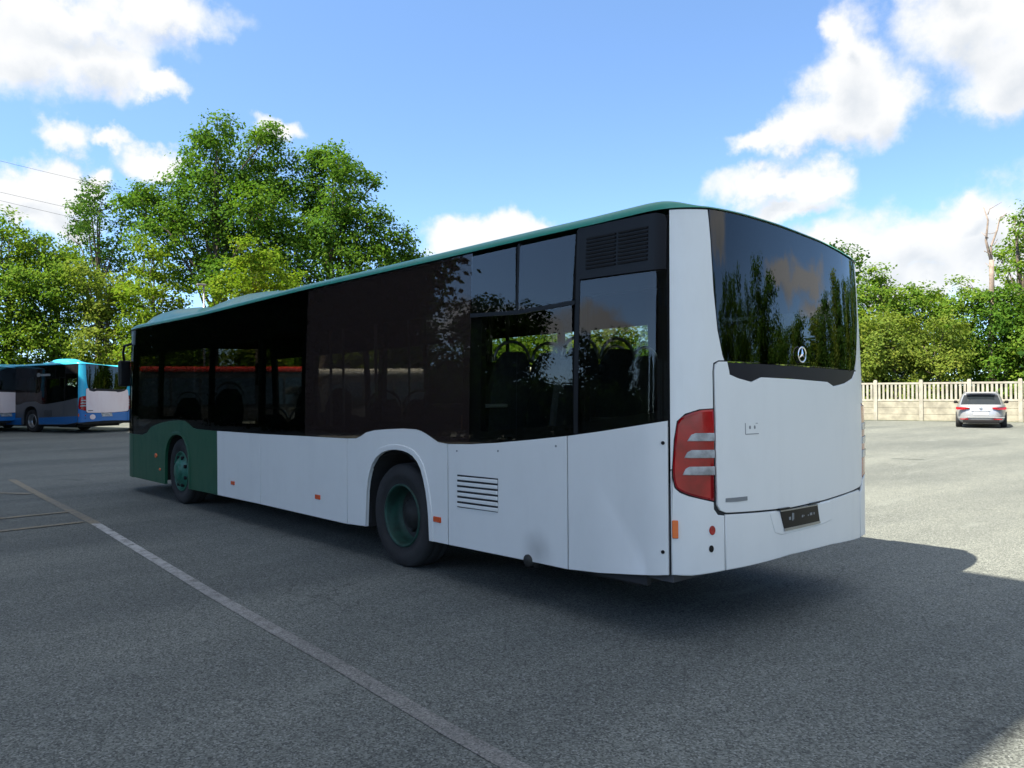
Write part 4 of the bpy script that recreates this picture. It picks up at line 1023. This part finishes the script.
px_tree('dark sparse tree standing against the clouds left of the tall oak', 98, 56,
        [(92,193,1.1),(108,200,1.2),(74,214,1.3),(98,222,1.4),(122,220,1.1),(68,232,1.0),(90,246,1.4),(116,246,1.3),(74,262,1.1),(104,268,1.3),(126,262,1.0),(88,282,1.3),(112,290,1.3)],
        M['dark'], group=GL, leaf=.22, dens=.75, trunk=.24, fork=6)
px_tree('bushy yellow green conical tree in front of the tall oak, left of the lamp post', 153, 43,
        [(146,246,.55),(156,254,.6),(142,266,.8),(160,272,.9),(148,286,1.0),(166,292,1.0),(134,294,.8),(150,308,1.15),(170,312,.9),(132,316,1.0),(146,332,1.2),(166,334,1.0),(128,338,1.0),(150,352,1.1),(176,326,.8),(130,358,1.0),(170,356,1.0),(150,374,1.0)],
        M['lime'], group=GL, leaf=.18, dens=1.2, trunk=.14)
px_tree('rounded yellow green tree just above the raised front roof of the bus', 258, 41,
        [(258,256,.8),(240,268,.95),(276,266,.9),(256,276,1.1),(226,284,.9),(246,292,1.2),(274,286,1.1),(294,282,.8),(216,298,.8),(262,304,1.2),(290,302,1.0)],
        M['lime'], group=GL, leaf=.18, dens=1.2, trunk=.14)
px_tree('big bushy tree reaching the left picture edge above the blue buses', 8, 45,
        [(2,226,1.1),(-16,236,1.3),(16,244,1.2),(-4,258,1.4),(26,262,1.1),(8,280,1.5),(34,284,1.1),(-14,286,1.5),(14,306,1.5),(36,308,1.2),(0,326,1.5),(26,330,1.4),(-20,320,1.5),(10,348,1.4),(36,350,1.2),(-10,368,1.3),(16,372,1.3),(34,372,1.1),(2,388,1.1),(26,388,1.1)],
        M['mid'], group=GL, leaf=.19, dens=1.15, trunk=.2)
px_tree('broad leafy tree with a ragged top between the edge tree and the sparse dark one', 56, 46,
        [(44,244,.9),(58,252,1.0),(34,252,.7),(52,266,1.3),(74,272,1.2),(40,288,1.3),(66,292,1.4),(52,312,1.4),(78,310,1.2),(42,330,1.4),(66,334,1.4),(52,352,1.3),(80,346,1.2),(44,370,1.2),(66,372,1.2),(84,368,1.0),(56,388,1.1),(76,388,1.1)],
        M['mid'], group=GL, leaf=.19, dens=1.15, trunk=.2)
px_tree('olive green bushy tree behind the roof of the nearer blue bus', 104, 45,
        [(94,278,1.0),(112,284,1.0),(86,296,1.2),(106,302,1.3),(122,300,1.0),(92,320,1.3),(114,324,1.3),(88,344,1.3),(108,348,1.3),(126,344,1.1),(96,368,1.2),(118,370,1.2),(138,366,1.0),(104,388,1.1),(126,388,1.1)],
        M['olive'], group=GL, leaf=.18, dens=1.2, trunk=.17)

GR = 'trees and shrubs behind the concrete fence'
def fence_shrub(label, u, depth, pts, mat, **k):
    pts = pts + [(u - 14, 384, .7), (u + 12, 388, .7), (u - 6, 396, .6), (u + 8, 400, .6), (u - 18, 398, .6), (u + 20, 396, .6)]
    px_tree(label, u, depth + 1.6, pts, mat, group=GR, name='roadside_tree', spread=.9, lean=.5, **k)
fence_shrub('bushy tree beside the right edge of the bus with the highest peaked top', 884, 42,
        [(882,272,.6),(892,282,.7),(872,290,.8),(884,298,1.0),(866,308,.9),(898,300,.9),(880,322,1.1),(900,326,1.0),(864,334,1.0),(884,350,1.2),(902,356,1.0),(866,362,1.0),(884,376,1.0)], M['mid'], leaf=.165, dens=1.55, trunk=.12)
fence_shrub('pale olive shrub lit yellow, low in front of the peaked tree', 896, 39,
        [(880,330,.8),(896,322,.8),(912,330,.9),(888,346,1.0),(906,352,1.0),(878,362,1.0),(896,370,1.0),(914,368,.9)], M['olive'], leaf=.155, dens=1.6, trunk=.10)
fence_shrub('rounded tree in the middle of the thicket behind the fence', 926, 42,
        [(914,292,.7),(928,298,.8),(940,294,.7),(910,308,.9),(930,314,1.1),(946,312,.9),(916,332,1.1),(938,336,1.1),(920,356,1.1),(942,360,1.1),(926,376,1.0)], M['mid'], leaf=.165, dens=1.55, trunk=.12)
fence_shrub('yellowish shrub with thin stems left of the parked car', 938, 38.5,
        [(926,334,.8),(942,328,.8),(956,338,.8),(932,352,.9),(950,356,.9),(938,372,.9),(922,368,.8)], M['olive'], leaf=.155, dens=1.5, trunk=.10)
fence_shrub('leafy tree straight behind the silver car', 968, 40,
        [(958,304,.7),(972,300,.8),(984,308,.8),(962,322,1.0),(980,328,1.0),(954,340,.9),(972,348,1.1),(988,352,1.0),(962,366,1.0),(980,372,1.0)], M['mid'], leaf=.165, dens=1.55, trunk=.12)
fence_shrub('dense green tree under the dead trunk near the right picture edge', 1006, 39,
        [(996,300,.9),(1012,298,.9),(1026,304,.9),(992,320,1.0),(1010,324,1.1),(1028,328,1.0),(996,346,1.1),(1016,350,1.1),(1032,352,1.0),(1000,370,1.0),(1020,374,1.0)], M['oak'], leaf=.165, dens=1.55, trunk=.12)
fence_shrub('low bright green bush against the fence at the right picture edge', 1034, 38,
        [(1022,340,.9),(1040,334,.9),(1030,358,1.0),(1048,356,1.0),(1036,376,.9)], M['mid'], leaf=.155, dens=1.5, trunk=.10)
tall = px_tree('tall airy tree with flat layered foliage at the right picture edge', 1026, 46,
        [(1026,214,.8),(1040,208,1.0),(1018,232,.6),(1034,238,1.0),(1012,252,.55),(1028,258,.8),(1044,250,1.1),(974,280,.55),(988,274,.6),(1006,274,.55),(1024,280,.8),(982,292,.6),(1012,294,.7),(1040,284,1.0)],
        M['mid'], leaf=.19, dens=.75, trunk=.2, group=GR, name='layered_tree', flat=.6, fork=5)
px_tree('small dark treetop just showing over the right end of the bus roof', 844, 58, [(838,247,.5),(848,249,.5),(842,256,.8),(850,262,.9),(836,268,1.0),(848,280,1.2),(838,300,1.4),(848,320,1.4)], M['dark'], leaf=.28, dens=.8, trunk=.18, group=GR, name='roadside_tree')
# dead trunk
dt = empty('dead_tree', at_px(991, 41)); tag(dt, 'bare dead tree with forked leafless top rising over the thicket at right', 'tree', GR)
sc = 41 / 816.753
def dp(u, v, dz=0):
    p = VIEW_R * ((u - 991) * sc) + VIEW_F * dz; p.z = CAM.z + (384.8 - v) * sc; return p
m = MB()
m.tube([Vector((0, 0, -.1)), dp(992, 330), dp(993, 280), dp(993, 260)], [.17, .15, .12, .11], 8)
m.build('trunk', M['deadbark'], dt)
for pth, r in (([(993,262),(990,240),(990,220),(988,206)], .085), ([(993,262),(995,246),(999,230),(1004,218),(1009,213)], .07), ([(990,214),(994,208),(1004,202)], .03), ([(990,238),(985,231)], .035), ([(992,254),(988,250),(986,252)], .03), ([(999,232),(994,233),(986,233)], .02), ([(996,244),(1002,238)], .025), ([(993,268),(989,262)], .03)):
    m = MB(); m.tube([dp(u, v, (i % 2) * .2) for i, (u, v) in enumerate(pth)], [r * (1 - .75 * i / (len(pth) - 1)) for i in range(len(pth))], 6); m.build('dead_limb', M['deadbark'], dt)
# thicket carrying on behind the bus and to the right of the picture
GB2 = 'thicket hidden behind the bus'
for i, (u, d) in enumerate(((395,56),(360,57),(325,58),(290,58),(255,58),(220,58),(185,58),(842,43),(800,46),(758,45),(716,49),(674,47),(632,51),(590,50),(548,53),(506,52),(464,54),(424,55))):
    sc_ = d / 816.753; r0 = random.Random(i)
    tree('leafy roadside tree behind the bus, glimpsed only through its tinted windows', at_px(u, d),
         [(r0.uniform(-2.4, 2.4), r0.uniform(-.8, .8), z, r0.uniform(1.2, 1.6)) for z in (1.0, 1.6, 2.2, 2.8, 3.4, 4.0, 4.5) for _ in (0, 1)], M[('mid', 'olive', 'oak')[i % 3]], leaf=.30, dens=.8, trunk=.12, group=GB2, name='roadside_tree')
GO = 'trees round the car park outside the picture'
for i in range(22):     # along the fence to the right of the view
    k = 28.0 - i * 2.5; p = fence_pt(k, 3.4 + (i % 3) * .8); r0 = random.Random(50 + i); h = r0.choice((8.6, 9.6, 10.8, 9.0))
    tree('roadside tree behind the fence, outside the picture', p, [(r0.uniform(-2.3, 2.3) * (1.1 - z * .12), r0.uniform(-1, 1), z * h / 6, r0.uniform(1.4, 2.0) * (1.15 - .10 * z)) for z in (.4, .9, 1.4, 1.9, 2.5, 3.1, 3.7, 4.3, 5, 5.7) for _ in (0, 1)], M[('dark', 'olive', 'dark')[i % 3]], leaf=.32, dens=.95, trunk=.14, group=GO, name='roadside_tree')
for i, (x, y, h) in enumerate(((29,15,13),(27.5,16.5,11),(33,17,15),(39,16,14),(45,18,16),(52,17,15),(59,18,15),(66,16,16),(74,18,15),(82,17,16),(91,18,16),(101,18,16),(40,24,17),(54,25,17),(70,25,17),(24,44,6.5),(31,47,7.5),(17,48,6),(38,44,9),(10,50,6),(3,52,6),(46,38,12))):
    r0 = random.Random(90 + i); w = 2.6 if h > 10 else 2.0
    tree('large tree beside the depot, outside the picture', Vector((x, y, 0)), [(r0.uniform(-w, w), r0.uniform(-w, w), h * q, r0.uniform(1.7, 2.4)) for q in (.06, .12, .2, .3, .4, .5, .6, .7, .8, .9) for _ in (0, 1, 2)], M['backlit'], leaf=.34, dens=.8, trunk=.3, group=GO)

for i in range(13):
    a = R_(-130 - 4.4 * i); r0 = random.Random(150 + i); rd = 46 + r0.uniform(-3, 3); h = r0.choice((9.5, 11.0, 12.0))
    tree('tall dark tree beyond the far end of the car park, outside the picture', Vector((math.cos(a) * rd, math.sin(a) * rd, 0)), [(r0.uniform(-2.6, 2.6), r0.uniform(-2.6, 2.6), z * h / 6, r0.uniform(1.7, 2.3) * (1.15 - .10 * z)) for z in (.4, .9, 1.4, 1.9, 2.5, 3.1, 3.7, 4.3, 5, 5.7) for _ in (0, 1)], M['dark'], leaf=.38, dens=.9, trunk=.16, group=GO, name='roadside_tree')
for i in range(9):  # added bush row, unseen, blocks sunlit ground from the side glass reflections
    r0 = random.Random(170 + i); x = 7.5 + i * 2.9; h = 1.5 + i * .28
    tree('added dark bush hiding sunlit ground from the window reflections, outside the picture', Vector((x, 13.5 + i * .35, 0)), [(r0.uniform(-1.5, 1.5), r0.uniform(-.5, .5), z * h, .8) for z in (.15, .35, .55, .8, .95) for _ in (0, 1, 2)], M['backlit'], leaf=.22, dens=.9, trunk=.08, group=GO, name='screen_bush', cat='bush')

# ------------------------------------------------------------------ lamp post, overhead wires
lp = empty('lamp_post', at_px(204.5, 39)); tag(lp, 'thin pale lamp post above the front roof of the bus, before the tall oak', 'lamp post')
m = MB(); m.tube([(0, 0, 0), (0, 0, 3), (0, 0, 6.7)], [.065, .055, .04], 10); m.build('post', M['steel'], lp)
m = MB(); m.box((0, .12, 6.74), (.16, .42, .08), 0, .02); m.build('lamp_head', M['grey'], lp)
def wire(label, a, b, sag):
    m = MB(); p0, p1 = Vector(a), Vector(b); pts = []
    for i in range(17):
        u = i / 16; p = p0.lerp(p1, u); p.z -= sag * 4 * u * (1 - u); pts.append(p)
    m.tube(pts, .011, 5); o = m.build('overhead_wire', M['matte'], None); tag(o, label, 'wire', 'overhead wires at upper left'); return o
def sky_pt(u, v, dep): return CAM + (FW + RT * ((u - 512) / 816.753) + UP * ((384 - v) / 816.753)) * dep
wire('topmost of the three thin overhead wires crossing the sky at upper left', sky_pt(-60, 146, 62), sky_pt(230, 214, 66), .1)
wire('middle thin overhead wire crossing the clouds at upper left', sky_pt(-60, 178, 60), sky_pt(230, 242, 64), .1)
wire('lowest thin overhead wire crossing the clouds at upper left', sky_pt(-60, 186, 60), sky_pt(230, 252, 64), .1)

# ------------------------------------------------------------------ added canopy on the left, out of view, shaped to shade the car park
M['canopy'] = plain('dark_canopy_sheeting', (0.055, 0.055, 0.055), 0.8)  # kept dark so little light bounces onto the bus side
M['column'] = plain('dark_painted_steel', (0.015, 0.015, 0.015), 0.8)
cn = empty('shade_canopy', (0, 12, 0)); tag(cn, 'added flat canopy on slim columns that casts the yard shade, outside the picture', 'canopy')
H = 12.0
m = MB(); m.box(((-.76 + 46) / 2, (6.94 + 20.0) / 2 - 12, H + .2), (46.76, 13.06, .4), 0, .0); m.build('roof_deck', M['canopy'], cn)
m = MB(); m.box((34.0, (4.54 + 6.93) / 2 - 12, H + .2), (24.0, 2.38, .36), 0, .0); m.build('side_deck', M['canopy'], cn)  # strip added to keep the blue buses in shade
for x in (.5, 32, 45):
    m = MB(); m.box((x, 19.4 - 12, H / 2), (.3, .3, H), 0, .02); m.build('column', M['column'], cn)
    m = MB(); m.tube([(x, 19.4 - 12, H - 3.5), (x, 7.4 - 12, H - .1)], .12, 8); m.build('bracket', M['column'], cn)

# added dark hall, out of view, keeps sky light off the bus side
M['brick'] = plain('dark_brick', (0.075, 0.055, 0.045), 0.9, vary=0.3, vscale=4)
dh = empty('shade_hall', (-4, 30, 0)); tag(dh, 'added dark brick hall that dims the bus side, outside the picture', 'building')
m = MB(); m.box((0, 0, 5.6), (18, 9, 11.2)); m.build('wall', M['brick'], dh)
m = MB(); m.box((0, 0, 11.35), (18.6, 9.6, .3)); m.build('roof', M['column'], dh)
for i in range(3):
    m = MB(); m.box((-5.4 + i * 5.4, -4.52, 2.1), (3.6, .08, 4.2)); m.build('roller_door', M['grey'], dh)
    m = MB(); m.box((-5.4 + i * 5.4, -4.52, 7.2), (3.0, .08, 1.2)); m.build('window', M['cglass'], dh)
